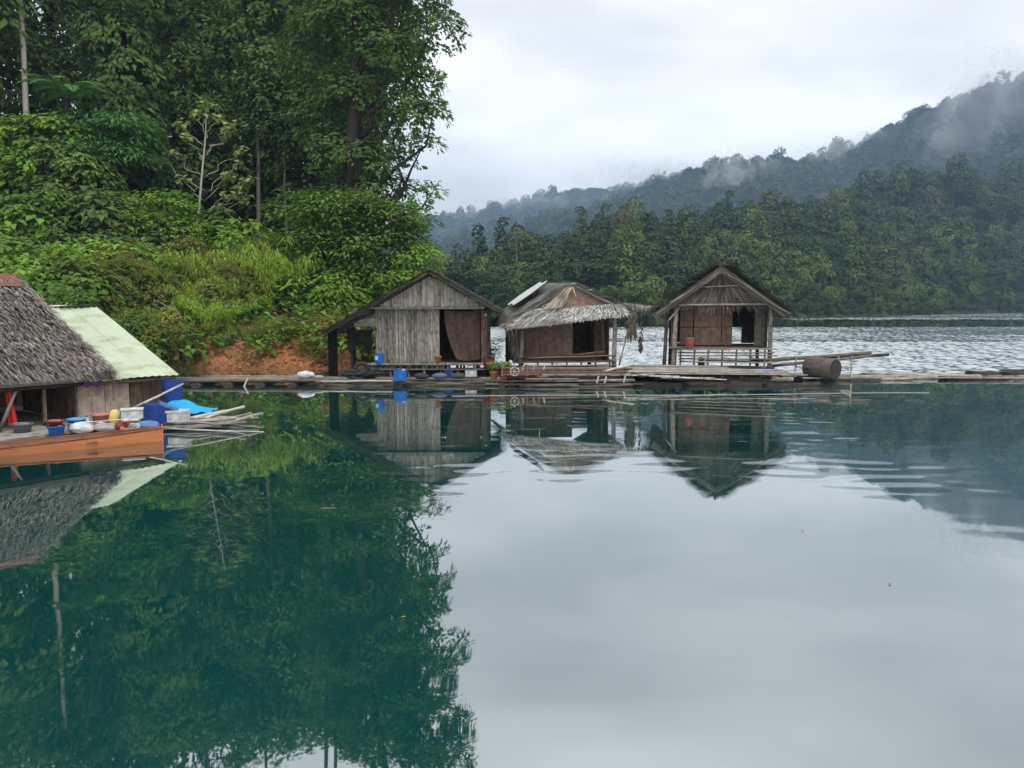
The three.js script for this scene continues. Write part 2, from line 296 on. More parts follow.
function frond(g, b, az, rise, len, o) {                    // a pinnate frond arching out and down
  const { pairs = 14, leafLen = 0.35, leafWid = 0.07, droop = 1.0, r } = o, ca = Math.cos(az), sa = Math.sin(az); let p = [...b], e = rise; const st = len / pairs; const pts = [b];
  const t0 = 0.8 + 0.4 * r();
  for (let k = 0; k < pairs; k++) {
    e -= droop * 1.6 / pairs * (0.5 + k / pairs); const d = [ca * Math.cos(e), Math.sin(e), sa * Math.cos(e)]; p = [p[0] + d[0] * st, p[1] + d[1] * st, p[2] + d[2] * st]; pts.push(p);
    const up = [-ca * Math.sin(e), Math.cos(e), -sa * Math.sin(e)], t = (k + 1) / pairs, l = leafLen * Math.sin(Math.PI * (0.12 + 0.83 * t)) + 0.02;
    for (const s of [-1, 1]) { const q = t0 * (0.8 + 0.4 * r()); g.tint = [q, q, q]; const D = norm([-sa * s + d[0] * 0.6, -0.25 + d[1] * 0.5 + 0.15 * (r() - 0.5), ca * s + d[2] * 0.6]); g.leaf(...p, ...D, ...up, l, leafWid, 0.1, 0.12); }
  }
  return pts;
}

// leaf colours
const LM = {
  olive2: leafMat(0.150, 0.250, 0.048, 0.4),
  fernLight: leafMat(0.099, 0.235, 0.047, 0.4),
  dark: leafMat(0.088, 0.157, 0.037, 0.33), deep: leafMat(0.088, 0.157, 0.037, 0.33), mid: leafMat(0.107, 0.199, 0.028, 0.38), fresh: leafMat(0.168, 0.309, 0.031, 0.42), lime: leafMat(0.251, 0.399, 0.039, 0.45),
  pale: leafMat(0.280, 0.350, 0.110, 0.4), olive: leafMat(0.174, 0.199, 0.036, 0.38), fern: leafMat(0.075, 0.193, 0.043, 0.38), dry: leafMat(0.334, 0.232, 0.071, 0.3), gold: leafMat(0.290, 0.300, 0.050, 0.4),
};
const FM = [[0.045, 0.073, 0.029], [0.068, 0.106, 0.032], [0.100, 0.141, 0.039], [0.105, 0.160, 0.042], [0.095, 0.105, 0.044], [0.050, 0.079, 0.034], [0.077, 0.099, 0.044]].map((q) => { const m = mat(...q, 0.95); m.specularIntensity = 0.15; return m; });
const barkDark = bark(0.035, 0.03, 0.025), barkGrey = bark(0.22, 0.2, 0.175), barkPale = bark(0.46, 0.42, 0.36);

// ---------------------------------------------------------------- the near forest
function landTree(name, label, category, group, base, lobes, o, material, barkM, r0, seed, more = {}) {
  const gy = ground(base[0], base[1]) - 0.15, t = thing(name, label, category, [base[0], gy, -base[1]], 0, group);
  const local = lobes.map((l) => [l[0] - base[0], l[1] - gy, l[2] + base[1], l[3], l[4], l[5]]);
  part('trunk', trunkOf(local, 0, r0, seed, more).geo(), barkM, t);
  part('crown', crown(local, o, seed + 1).geo(), material, t);
  return t;
}
function lobesIn(c, R, n, size, seed) { const r = rng(seed), out = []; for (let k = 0; k < n; k++) { const d = dirIn(r), q = 0.35 + 0.55 * r(); const s = size * (0.75 + 0.5 * r()); out.push([c[0] + d[0] * R[0] * q, c[1] + d[1] * R[1] * q, c[2] + d[2] * R[2] * q, s, s * 0.8, s]); } return out; }
const bigLobes = [[-3.8, 16.12, -40, 1.25, 1.14, 1.25], [-5.23, 18.22, -40.5, 1.90, 1.69, 1.90], [-4.29, 20.85, -40, 1.87, 1.87, 1.87], [-7.45, 20.35, -41, 2.77, 2.24, 2.77], [-3.82, 23.44, -40.5, 1.47, 1.69, 1.47], [-5.87, 24.17, -41, 2.24, 2.03, 2.24], [-8.54, 16.95, -41, 2.03, 1.81, 2.03], [-6.36, 15.06, -40, 1.66, 1.25, 1.66], [-4.57, 13.8, -40, 1.04, 0.83, 1.04], [-3.94, 11.97, -39.5, 0.67, 0.51, 0.67], [-5.45, 12.14, -40, 1.35, 0.99, 1.35], [-8.1, 13.24, -41, 1.81, 1.60, 1.81], [-4.62, 10.27, -40, 0.94, 0.83, 0.94], [-7.31, 9.78, -40, 1.35, 1.04, 1.35], [-8.94, 10.47, -41, 1.60, 1.39, 1.60], [-4.13, 7.91, -39.5, 0.77, 0.67, 0.77], [-6.07, 8.28, -40, 1.14, 0.83, 1.14], [-10.28, 12.73, -42, 1.42, 1.75, 1.42], [-10.64, 15.95, -42.5, 1.44, 2.10, 1.44], [-4.55, 6.28, -39, 0.86, 0.91, 0.86], [-7.5, 8.03, -40, 1.35, 0.94, 1.35]];
const tieredLobes = [[-7.9, 6.68, -37, 2.02, 1.15, 2.02], [-10.3, 6.94, -38, 1.28, 0.99, 1.28], [-6.01, 6.45, -37, 1.64, 1.06, 1.64], [-9.0, 5.1, -36.5, 1.80, 1.04, 1.80], [-6.85, 5.0, -36.3, 1.79, 1.04, 1.79], [-5.08, 5.28, -37, 1.15, 1.06, 1.15], [-7.98, 3.83, -36, 1.50, 0.75, 1.50], [-6.22, 3.83, -36, 1.40, 0.75, 1.40]];
const tipLobes = [[-4.35, 4.43, -36, 0.94, 0.84, 0.94], [-4.9, 3.49, -35.5, 1.02, 0.55, 1.02], [-3.9, 3.6, -36, 0.56, 0.66, 0.56]];
const vineLobes = [[-22.27, 23.08, -46, 2.15, 2.39, 2.15], [-21.96, 20.1, -46, 2.27, 2.27, 2.27], [-22.68, 17.34, -46, 2.03, 2.03, 2.03], [-21.73, 15.26, -45.5, 1.66, 1.78, 1.66], [-22.6, 13.87, -45.5, 1.78, 1.78, 1.78], [-21.29, 12.48, -45.5, 1.18, 1.66, 1.18], [-22.35, 11.53, -45, 1.52, 1.40, 1.52], [-20.81, 10.42, -45, 0.94, 1.29, 0.94]];
const mac1Lobes = [[-26.17, 11.18, -42, 1.42, 1.20, 1.42], [-24.43, 11.7, -42, 1.20, 0.87, 1.20], [-26.28, 9.2, -41, 1.28, 1.39, 1.28], [-24.6, 9.45, -41, 1.17, 0.96, 1.17], [-23.51, 11.18, -42, 0.98, 0.76, 0.98]];
const mac2Lobes = [[-22.76, 9.71, -41, 1.39, 0.96, 1.39], [-23.23, 8.36, -40.5, 1.26, 0.84, 1.26], [-21.76, 8.94, -41, 1.07, 0.85, 1.07], [-21.81, 7.53, -40, 1.04, 0.73, 1.04], [-24.02, 10.47, -41, 0.96, 0.64, 0.96]];
const mac3Lobes = [[-23.9, 6.8, -38, 1.28, 0.99, 1.28], [-22.81, 7.34, -38.5, 1.00, 0.80, 1.00], [-23.92, 5.52, -37, 0.96, 0.87, 0.96], [-22.26, 5.84, -38, 1.09, 0.79, 1.09]];
const paleLobes = [[-21.14, 7.81, -41, 1.07, 0.43, 1.07], [-20.01, 7.51, -41, 0.96, 0.43, 0.96], [-22.11, 7.3, -41, 0.75, 0.37, 0.75]];
const freshLobes = [[-17.72, 7.53, -40, 1.25, 0.73, 1.25], [-18.56, 6.48, -39.5, 1.23, 0.72, 1.23], [-16.8, 6.23, -39.5, 1.13, 0.82, 1.13], [-17.63, 5.19, -39, 1.42, 0.71, 1.42]];
const archLobes = [[-21.85, 12.19, -43, 1.68, 0.67, 1.68], [-20.9, 11.66, -43, 1.23, 0.67, 1.23], [-22.2, 10.76, -42.5, 1.44, 0.77, 1.44], [-20.88, 10.24, -42.5, 1.22, 0.77, 1.22]];
landTree('forest_tree', 'tallest broad tree at the tip of the bank, its ragged crown against the sky', 'tree', null, [-8.2, 40], bigLobes, { clumps: 1450, per: 26, len: 0.27, wid: 0.13, spread: 0.6, flat: 0.45, hang: 0.3, vary: 0.62, inner: 0.1 }, LM.deep, barkDark, 0.42, 501, { lean: [1.2, 0] });
landTree('bushy_tree', 'wide bushy tree with layered bright green foliage behind the slatted hut', 'tree', null, [-7.7, 36.6], tieredLobes, { clumps: 520, per: 30, len: 0.27, wid: 0.125, spread: 0.66, flat: 0.85, hang: 0.35, vary: 0.62, inner: 0.12, warm: 0.2 }, LM.mid, barkDark, 0.16, 511);
landTree('young_tree', 'small lime green tree at the end of the bank above the slatted hut roof', 'tree', null, [-4.9, 36], tipLobes, { clumps: 130, per: 16, len: 0.26, wid: 0.12, spread: 0.45, flat: 0.6, hang: 0.3, vary: 0.4, warm: 0.3 }, LM.fresh, barkGrey, 0.07, 521);
landTree('vine_covered_tree', 'tall tree trunk wrapped in a thick column of hanging vines', 'tree', null, [-22.6, 46.4], vineLobes, { clumps: 800, per: 22, len: 0.34, wid: 0.19, spread: 0.55, flat: 0.25, hang: 0.8, vary: 0.62, low: 0.9, inner: 0.1 }, LM.deep, barkDark, 0.4, 531);
landTree('large_leaved_tree', 'large-leaved yellowish green tree above the thatched roof, farthest up the slope', 'tree', 'large-leaved trees on the slope', [-26, 42], mac1Lobes, { clumps: 300, per: 17, len: 0.36, wid: 0.2, spread: 0.5, flat: 0.7, hang: 0.5, vary: 0.62, warm: 0.2 }, LM.fresh, barkGrey, 0.12, 541);
landTree('large_leaved_tree', 'large-leaved light green tree right below the tree fern', 'tree', 'large-leaved trees on the slope', [-22.7, 41], mac2Lobes, { clumps: 270, per: 17, len: 0.35, wid: 0.19, spread: 0.5, flat: 0.75, hang: 0.5, vary: 0.62, warm: 0.12 }, LM.olive2, barkGrey, 0.12, 551);
landTree('large_leaved_tree', 'darker large-leaved tree just above the ridge of the thatched house', 'tree', 'large-leaved trees on the slope', [-23.4, 38], mac3Lobes, { clumps: 260, per: 16, len: 0.33, wid: 0.18, spread: 0.5, flat: 0.6, hang: 0.6, vary: 0.6 }, LM.mid, barkGrey, 0.1, 561);
landTree('shrub_tree', 'shrub with flat pale yellow-green leaf tiers left of the pale sapling', 'shrub', null, [-21, 41], paleLobes, { clumps: 80, per: 15, len: 0.34, wid: 0.2, spread: 0.5, flat: 0.9, hang: 0.2, vary: 0.4 }, LM.pale, barkGrey, 0.07, 571);
landTree('shrub_tree', 'bright green bushy shrub at the foot of the pale sapling', 'shrub', null, [-17.6, 39.6], freshLobes, { clumps: 210, per: 18, len: 0.26, wid: 0.13, spread: 0.5, flat: 0.75, hang: 0.3, vary: 0.62, warm: 0.3 }, LM.fresh, barkGrey, 0.08, 581);
landTree('drooping_tree', 'tree with long drooping feathery boughs beside the vine column', 'tree', null, [-21.9, 43], archLobes, { clumps: 130, per: 26, len: 0.5, wid: 0.11, spread: 0.9, flat: 0.85, hang: 0.5, vary: 0.62 }, LM.fern, barkDark, 0.12, 591);

// dark forest behind: three crowns shared by the trees that fill the shade
function backTree(seed, H, R) {
  const t = new THREE.Group(), lobes = lobesIn([0, H * 0.55, 0], [R, H * 0.44, R], 17, R * 0.5, seed);
  part('trunk', trunkOf(lobes, 0, 0.3, seed + 3, { top: H * 0.9 }).geo(), barkDark, t);
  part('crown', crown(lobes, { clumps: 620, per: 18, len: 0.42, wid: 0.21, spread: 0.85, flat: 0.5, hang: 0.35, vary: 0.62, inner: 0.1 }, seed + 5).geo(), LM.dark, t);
  t.name = 'dark_tree'; return t;
}
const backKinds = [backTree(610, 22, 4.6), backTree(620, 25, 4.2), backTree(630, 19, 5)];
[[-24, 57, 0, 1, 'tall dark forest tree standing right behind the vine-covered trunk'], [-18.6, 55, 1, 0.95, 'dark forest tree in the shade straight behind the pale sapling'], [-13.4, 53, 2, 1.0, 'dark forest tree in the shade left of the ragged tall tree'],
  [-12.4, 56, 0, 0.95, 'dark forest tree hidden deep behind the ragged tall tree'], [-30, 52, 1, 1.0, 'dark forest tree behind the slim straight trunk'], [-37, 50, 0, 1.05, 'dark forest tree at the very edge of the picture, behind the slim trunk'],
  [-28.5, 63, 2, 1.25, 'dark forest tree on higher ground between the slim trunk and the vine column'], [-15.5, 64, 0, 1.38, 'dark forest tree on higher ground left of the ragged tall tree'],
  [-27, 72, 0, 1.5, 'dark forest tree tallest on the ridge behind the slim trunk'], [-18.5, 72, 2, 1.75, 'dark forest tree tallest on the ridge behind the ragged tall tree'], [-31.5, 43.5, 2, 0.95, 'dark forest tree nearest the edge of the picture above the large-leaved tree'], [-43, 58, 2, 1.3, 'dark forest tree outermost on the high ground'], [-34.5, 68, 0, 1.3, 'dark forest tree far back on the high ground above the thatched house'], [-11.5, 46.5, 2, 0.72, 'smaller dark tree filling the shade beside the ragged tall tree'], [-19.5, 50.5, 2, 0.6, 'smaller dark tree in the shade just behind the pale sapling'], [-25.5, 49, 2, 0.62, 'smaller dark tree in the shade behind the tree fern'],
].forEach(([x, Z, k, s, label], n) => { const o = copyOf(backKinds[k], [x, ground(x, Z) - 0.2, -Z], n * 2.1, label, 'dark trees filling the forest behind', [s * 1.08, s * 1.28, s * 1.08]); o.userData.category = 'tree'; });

// slim straight trunks
function slimTrunk(x, Z, h, r, label, lean = 0, m = barkPale) {
  const g = new G(), y = ground(x, Z) - 0.2, pts = [], R = []; for (let k = 0; k <= 10; k++) { pts.push([lean * k / 10 + 0.12 * (noise(k * 0.5, x) - 0.5), h * k / 10, 0]); R.push(r * lerp(1.1, 0.6, k / 10)); } g.tube(pts, R, 8);
  const t = thing('slim_tree', label, 'tree', [x, y, -Z], 0, 'slim straight trunks');
  part('trunk', g.geo(), m, t);
  const lobes = lobesIn([lean, h + 0.6, 0], [1.6, 1.2, 1.6], 5, 1.1, Math.round(x * 31) + 9000);
  part('crown', crown(lobes, { clumps: 110, per: 14, len: 0.4, wid: 0.2, spread: 0.55, flat: 0.6, hang: 0.4, vary: 0.62 }, Math.round(x * 7) + 8000).geo(), LM.deep, t);
}
slimTrunk(-27.1, 44.2, 16.5, 0.17, 'pale slim straight trunk rising bare near the edge of the picture', 0.1);
slimTrunk(-30.6, 48.5, 15, 0.14, 'thin darker trunk just beside the pale slim straight one', -0.2, barkDark);
slimTrunk(-14.9, 46, 9.5, 0.13, 'slender grey trunk standing in the shade above the bushes', 0.15, barkGrey);
slimTrunk(-13.2, 45.5, 8.2, 0.09, 'thinner trunk right next to the slender grey one in the shade', 0.1, barkGrey);

// the tree fern
{
  const x = -23.9, Z = 42.6, y = ground(x, Z) - 0.2, t = thing('tree_fern', 'tree fern with a dark trunk and an umbrella of feathery fronds', 'tree fern', [x, y, -Z]), h = 13.5 - y, r = rng(88);
  const g = new G(); g.tube([[0, 0, 0], [0.1, h * 0.5, 0], [0, h, 0]], [0.2, 0.16, 0.17], 8); part('trunk', g.geo(), barkDark, t);
  for (let k = 0; k < 15; k++) { const f = new G(true); frond(f, [0, h, 0], k * 2.4, 0.55 + 0.5 * r(), 2.1 + 0.5 * r(), { pairs: 22, leafLen: 0.55, leafWid: 0.1, droop: 1.0, r }); part('frond', f.geo(), LM.fernLight, t); }
}
// the pale sapling
{
  const x = -17.6, Z = 44.5, y = ground(x, Z) - 0.2, t = thing('sapling', 'thin pale sapling with few forked branches and round pale leaves against the dark', 'sapling', [x, y, -Z]), g = new G(), h = 13.75 - y, r = rng(99);
  g.tube([[0, 0, 0], [-0.25, h * 0.25, 0], [0.05, h * 0.5, 0.1], [0.3, h * 0.75, 0], [0.5, h, 0]], [0.085, 0.075, 0.06, 0.042, 0.02], 7);
  g.tube([[-0.45, 0, 0.2], [-0.4, h * 0.15, 0.15], [0, h * 0.42, 0.1]], [0.05, 0.05, 0.03], 6);
  const lv = new G(true), ends = [[0.55, h, 0, 8], [0.1, h - 0.7, 0.3, 6], [1.0, h - 0.8, -0.1, 7], [-0.9, h - 1.2, 0.2, 8], [1.9, h - 1.3, 0.3, 9], [1.4, h - 1.6, -0.4, 7], [-0.6, h - 2.0, 0.5, 7], [-1.6, h - 2.7, 0, 8], [-2.0, h - 3.3, 0.2, 6], [2.2, h - 2.6, -0.2, 8], [2.3, h - 3.4, 0.3, 6], [-1.0, h - 4.2, 0.2, 5], [1.6, h - 4.0, 0.2, 12], [2.1, h - 4.8, 0, 11], [2.5, h - 5.3, 0.3, 10], [1.7, h - 5.2, 0.5, 9], [2.7, h - 4.3, 0.2, 8], [1.2, h - 5.8, 0.3, 6]];
  for (const [a, b, c, n] of ends) {
    limbTo(g, [0.35 * clamp((b - 1.2) / h), b - 1.0 - 0.25 * Math.abs(a), 0], [a, b, c], 0.028, 0.01, Math.round(a * 100) + 50, 0.25);
    for (let k = 0; k < n * 2.4; k++) { const q = 0.75 + 0.5 * r(), d = dirIn(r); lv.tint = [q, q, q]; lv.leaf(a + (r() - 0.5) * 0.7, b + (r() - 0.4) * 0.5, c + (r() - 0.5) * 0.7, ...norm([d[0], -0.5 + 0.4 * d[1], d[2]]), ...norm([d[0] * 0.5, 1, d[2] * 0.5 + 0.4]), 0.38, 0.28, 0.1, 0.1); }
  }
  part('trunk', g.geo(), barkPale, t); part('crown', lv.geo(), LM.pale, t);
}

// ---------------------------------------------------------------- bushes, ferns and tufts on the bank
const bushKinds = {};
function bushKind(key, name, make, material, withStem = true) { bushKinds[key] = [0, 1, 2].map((v) => { const t = new THREE.Group(); t.name = name; make(t, v * 37 + key.length * 1000, material); return t; }); }
const stems = (t, seed, n, h, w, m = barkGrey) => { const g = new G(), r = rng(seed); for (let k = 0; k < n; k++) { const a = r() * 6.28, q = w * r(); g.tube([[0.1 * Math.cos(a), -0.2, 0.1 * Math.sin(a)], [q * 0.5 * Math.cos(a), h * 0.5, q * 0.5 * Math.sin(a)], [q * Math.cos(a), h, q * Math.sin(a)]], [0.035, 0.028, 0.012], 5, false); } part('stem', g.geo(), m, t); };
const leafy = (o) => (t, seed, m) => { const l = lobesIn([0, o.h * 0.55, 0], [o.w * 0.7, o.h * 0.4, o.w * 0.7], o.lobes ?? 5, o.w * 0.55, seed); stems(t, seed + 1, 6, o.h * 0.7, o.w * 0.7); part('foliage', crown(l, o, seed + 2).geo(), m, t); };
bushKind('large', 'large_leaved_bush', leafy({ h: 2.2, w: 1.5, clumps: 60, per: 11, len: 0.42, wid: 0.26, spread: 0.45, flat: 0.7, hang: 0.5, vary: 0.62, warm: 0.2 }), LM.mid);
bushKind('shade', 'shade_shrub', leafy({ h: 4.6, w: 2.6, lobes: 8, clumps: 190, per: 14, len: 0.38, wid: 0.19, spread: 0.6, flat: 0.6, hang: 0.4, vary: 0.62 }), LM.dark);
bushKind('small', 'leafy_bush', leafy({ h: 1.8, w: 1.4, clumps: 110, per: 16, len: 0.2, wid: 0.1, spread: 0.35, flat: 0.6, hang: 0.3, vary: 0.62, warm: 0.3 }), LM.mid);
bushKind('lime', 'lime_bush', leafy({ h: 1.6, w: 1.2, clumps: 70, per: 14, len: 0.26, wid: 0.12, spread: 0.4, flat: 0.6, hang: 0.4, vary: 0.4, warm: 0.3 }), LM.fresh);
bushKind('olive', 'scrub_bush', leafy({ h: 1.5, w: 1.5, clumps: 120, per: 16, len: 0.17, wid: 0.07, spread: 0.4, flat: 0.4, hang: 0.2, vary: 0.6, warm: 0.5 }), LM.olive);
bushKind('mound', 'creeper_mound', leafy({ h: 1.0, w: 1.9, lobes: 7, clumps: 170, per: 13, len: 0.24, wid: 0.18, spread: 0.38, flat: 0.5, hang: 0.5, vary: 0.62, warm: 0.15, inner: 0.05 }), LM.fresh);
bushKind('feather', 'feathery_bush', (t, seed, m) => { const r = rng(seed), g = new G(true); stems(t, seed + 1, 7, 1.4, 0.6); for (let k = 0; k < 44; k++) { const h = 0.5 + 1.5 * r(); frond(g, [(r() - 0.5) * 0.9, h, (r() - 0.5) * 0.9], r() * 6.28, 0.3 + 0.8 * r(), 0.9 + 0.5 * r(), { pairs: 11, leafLen: 0.24, leafWid: 0.05, droop: 1.2, r }); } part('foliage', g.geo(), m, t); }, LM.olive);
bushKind('bamboo', 'weeping_bamboo', (t, seed, m) => {
  const r = rng(seed), g = new G(), f = new G(true);
  for (let k = 0; k < 9; k++) { const a = r() * 6.28, L = 2.6 + 1.2 * r(), pts = []; for (let j = 0; j <= 7; j++) { const q = j / 7; pts.push([Math.cos(a) * q * q * 1.3, L * (q - 0.32 * q * q * q), Math.sin(a) * q * q * 1.3]); }
    g.tube(pts, pts.map((_, j) => 0.025 - 0.0028 * j), 5, false);
    for (let j = 2; j <= 7; j++) for (let w = 0; w < 13; w++) { const d = dirIn(r), q = 0.75 + 0.5 * r(); f.tint = [q * 1.05, q, q * 0.8]; f.leaf(pts[j][0] + d[0] * 0.25, pts[j][1] + d[1] * 0.2, pts[j][2] + d[2] * 0.25, ...norm([d[0], -0.9, d[2]]), ...norm([d[0], 0.6, d[2]]), 0.3, 0.055, 0.1, 0.1); } }
  part('stem', g.geo(), barkGrey, t); part('foliage', f.geo(), m, t);
}, LM.lime);
bushKind('tuft', 'grass_tuft', (t, seed, m) => {
  const r = rng(seed), g = new G(true);
  for (let k = 0; k < 90; k++) { const a = r() * 6.28, h = 0.5 + 0.9 * r(), o = 0.2 + 0.5 * r(), bx = (r() - 0.5) * 0.6, bz = (r() - 0.5) * 0.6, q = 0.7 + 0.6 * r(); g.tint = [q * (0.9 + 0.5 * r()), q, q * 0.8];
    let p = [bx, -0.1, bz]; const w = 0.014; let prev = null;
    for (let j = 0; j <= 3; j++) { const s = j / 3, c = [bx + Math.cos(a) * o * s * s, -0.1 + h * (s - 0.25 * s * s), bz + Math.sin(a) * o * s * s], ww = w * (1 - s * 0.9), e = [[c[0] - Math.sin(a) * ww, c[1], c[2] + Math.cos(a) * ww], [c[0] + Math.sin(a) * ww, c[1], c[2] - Math.cos(a) * ww]]; if (prev) g.quad(prev[0], prev[1], e[1], e[0]); prev = e; } }
  part('blade', g.geo(), m, t).userData.kind = 'stuff';
}, LM.olive);
const recolour = (o, m) => o.traverse((q) => { if (q.name === 'foliage' || q.name === 'blade') q.material = m; });
const kindsWords = {
  large: ['bush', 'large-leaved bush', 'large-leaved bushes on the bank'], shade: ['shrub', 'tall shaded shrub', 'shade shrubs under the forest'], small: ['bush', 'dense leafy bush', 'leafy bushes on the bank'], lime: ['bush', 'loose soft bush', 'loose soft bushes on the bank'],
  olive: ['bush', 'twiggy scrub bush', 'scrub bushes on the bank'], mound: ['creeper', 'low creeper mound', 'creeper mounds on the slope'], feather: ['bush', 'feathery bush', 'feathery bushes on the bank'],
  bamboo: ['bamboo', 'weeping bamboo clump', 'weeping bamboo on the bank'], tuft: ['grass tuft', 'long grass tuft', 'grass tufts on the bank'],
};
const plantR = rng(4242);
const leafWord = new Map([[LM.dark, 'dark'], [LM.deep, 'deep green'], [LM.mid, 'green'], [LM.fresh, 'fresh green'], [LM.lime, 'lime'], [LM.olive, 'olive'], [LM.dry, 'dry'], [LM.gold, 'yellowish'], [LM.fern, 'green'], [LM.pale, 'pale']]);
const bankPlace = (x, Z) => { const s = inland(x, Z), row = s < 2.2 ? 'at the waterline' : s < 6 ? 'low on the bank' : s < 11 ? 'halfway up the bank' : 'high on the bank', p = x / Z; return row + ', ' + (p < -0.57 ? 'above the thatched house' : p < -0.46 ? 'above the metal roof' : p < -0.38 ? 'left of the bare soil' : p < -0.29 ? 'over the middle of the bare soil' : p < -0.22 ? 'over the dark corner post' : 'behind the slatted hut'); };
function plant(key, x, Z, s, m, sink = 0.1) {
  if (key !== 'tuft' && bareSoil(x, Z) > 0.45) x -= 5.5;      // keep the bare soil bare
  const [cat, label, group] = kindsWords[key], k = bushKinds[key][Math.floor(plantR() * 3)], o = copyOf(k, [x, ground(x, Z) - sink, -Z], plantR() * 6.28, label, group, [s * (0.85 + 0.3 * plantR()), s * (0.85 + 0.3 * plantR()), s * (0.85 + 0.3 * plantR())]);
  o.userData.category = cat; if (m) recolour(o, m); let lm = m; if (!lm) o.traverse((q) => { if (q.name === 'foliage' || q.name === 'blade') lm = q.material; }); o.userData.label = (leafWord.get(lm) ?? 'green') + ' ' + label + ' ' + bankPlace(x, Z); return o;
}
{ // understorey in the shade
  const r = rng(55);
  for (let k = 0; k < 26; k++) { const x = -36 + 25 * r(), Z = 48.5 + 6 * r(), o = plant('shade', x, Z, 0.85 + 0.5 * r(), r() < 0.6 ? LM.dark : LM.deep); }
}
{ // creeper slope above the houses
  const r = rng(71);
  for (let k = 0; k < 46; k++) { const x = -33 + 16.5 * r(), Z = 28.5 + 10 * r(); if (inland(x, Z) > 0.6) plant('mound', x, Z, 0.85 + 0.4 * r(), r() < 0.3 ? LM.lime : r() < 0.5 ? LM.mid : null); }
  for (let k = 0; k < 22; k++) { const x = -30 + 15 * r(), Z = 37 + 7 * r(); plant(r() < 0.5 ? 'large' : 'small', x, Z, 1 + 0.5 * r(), r() < 0.4 ? LM.fresh : LM.deep); }
  for (let k = 0; k < 34; k++) { const x = -19 + 8 * r(), Z = 31.5 + 9 * r(), q = r(); plant(q < 0.4 ? 'feather' : q < 0.65 ? 'small' : q < 0.85 ? 'olive' : 'lime', x, Z, 0.8 + 0.5 * r(), q > 0.4 && q < 0.55 ? LM.olive : null); }
  for (let k = 0; k < 16; k++) { const x = -13 + 6.5 * r(), Z = 33.5 + 6 * r(), q = r(); plant(q < 0.5 ? 'small' : q < 0.7 ? 'lime' : 'feather', x, Z, 0.8 + 0.4 * r(), q < 0.3 ? LM.fresh : null); }
  for (let k = 0; k < 26; k++) { const x = -21 + 9 * r(), Z = shoreZ(x) + 0.4 + 2.4 * r(); if (inland(x, Z) > 0.1 && bareSoil(x, Z) < 0.4) plant(r() < 0.6 ? 'olive' : 'small', x, Z, 0.5 + 0.4 * r(), r() < 0.4 ? LM.mid : null); }
  for (let k = 0; k < 22; k++) { const x = -8.2 + 4.2 * r(), Z = 30.4 + 4.8 * r(), q = r(); if (inland(x, Z) > 0.2) plant(q < 0.35 ? 'lime' : q < 0.7 ? 'bamboo' : 'olive', x, Z, 0.4 + 0.3 * r(), r() < 0.5 ? LM.lime : r() < 0.3 ? LM.gold : null); }
  for (const [x, Z, s] of [[-10.6, 33.6, 1.0], [-11.6, 34.8, 1.1], [-9.6, 34.4, 0.9], [-13.6, 34, 0.85], [-10.2, 36, 1.1], [-14.4, 35.5, 0.8]]) plant('bamboo', x, Z, s);
  for (let k = 0; k < 150; k++) { const x = -16 + 12 * r(), Z = shoreZ(x) + 0.2 + 4.6 * r(); if (inland(x, Z) > 0.15 && r() > bareSoil(x, Z) * 0.62) plant('tuft', x, Z, 0.7 + 0.5 * r(), r() < 0.35 ? LM.fresh : r() < 0.3 ? LM.dry : null, 0.02); }
}
{ // small undergrowth leaves that cover the ground everywhere between the bushes
  const r = rng(17), g = new G(true), l = lobesIn([0, 0.12, 0], [0.3, 0.1, 0.3], 3, 0.3, 5); crown(l, { into: g, clumps: 9, per: 6, len: 0.24, wid: 0.14, spread: 0.3, flat: 0.7, hang: 0.3, vary: 0.62 }, 6);
  const M = new THREE.Matrix4(), Q = new THREE.Quaternion(), S = V(), P = V(), up = V(0, 1, 0), list = [];
  for (let k = 0; k < 26000; k++) { const x = -62 + 58.5 * r(), Z = 24 + 46 * Math.pow(r(), 1.5), s = inland(x, Z); if (s < 0.25 || bareSoil(x, Z) > 0.2 + 0.95 * r()) continue; list.push([x, Z, r(), r()]); }
  const o = lit(new THREE.InstancedMesh(g.geo(), LM.mid, list.length)), c = new THREE.Color();
  list.forEach(([x, Z, a, b], k) => { P.set(x, ground(x, Z) + 0.02, -Z); Q.setFromAxisAngle(up, a * 6.28); const s = 0.7 + 0.9 * b; S.set(s, s * (0.7 + a * 0.7), s); o.setMatrixAt(k, M.compose(P, Q, S)); const q = 0.6 + 0.7 * a, w = fbm(x / 4, Z / 4, 12, 2); c.setRGB(q * (0.6 + 1.0 * w), q, q * 0.9); o.setColorAt(k, c); });
  o.name = 'undergrowth'; scene.add(o); tag(o, 'dense low undergrowth of small leaves covering the bank', 'undergrowth', null, 'stuff');
}
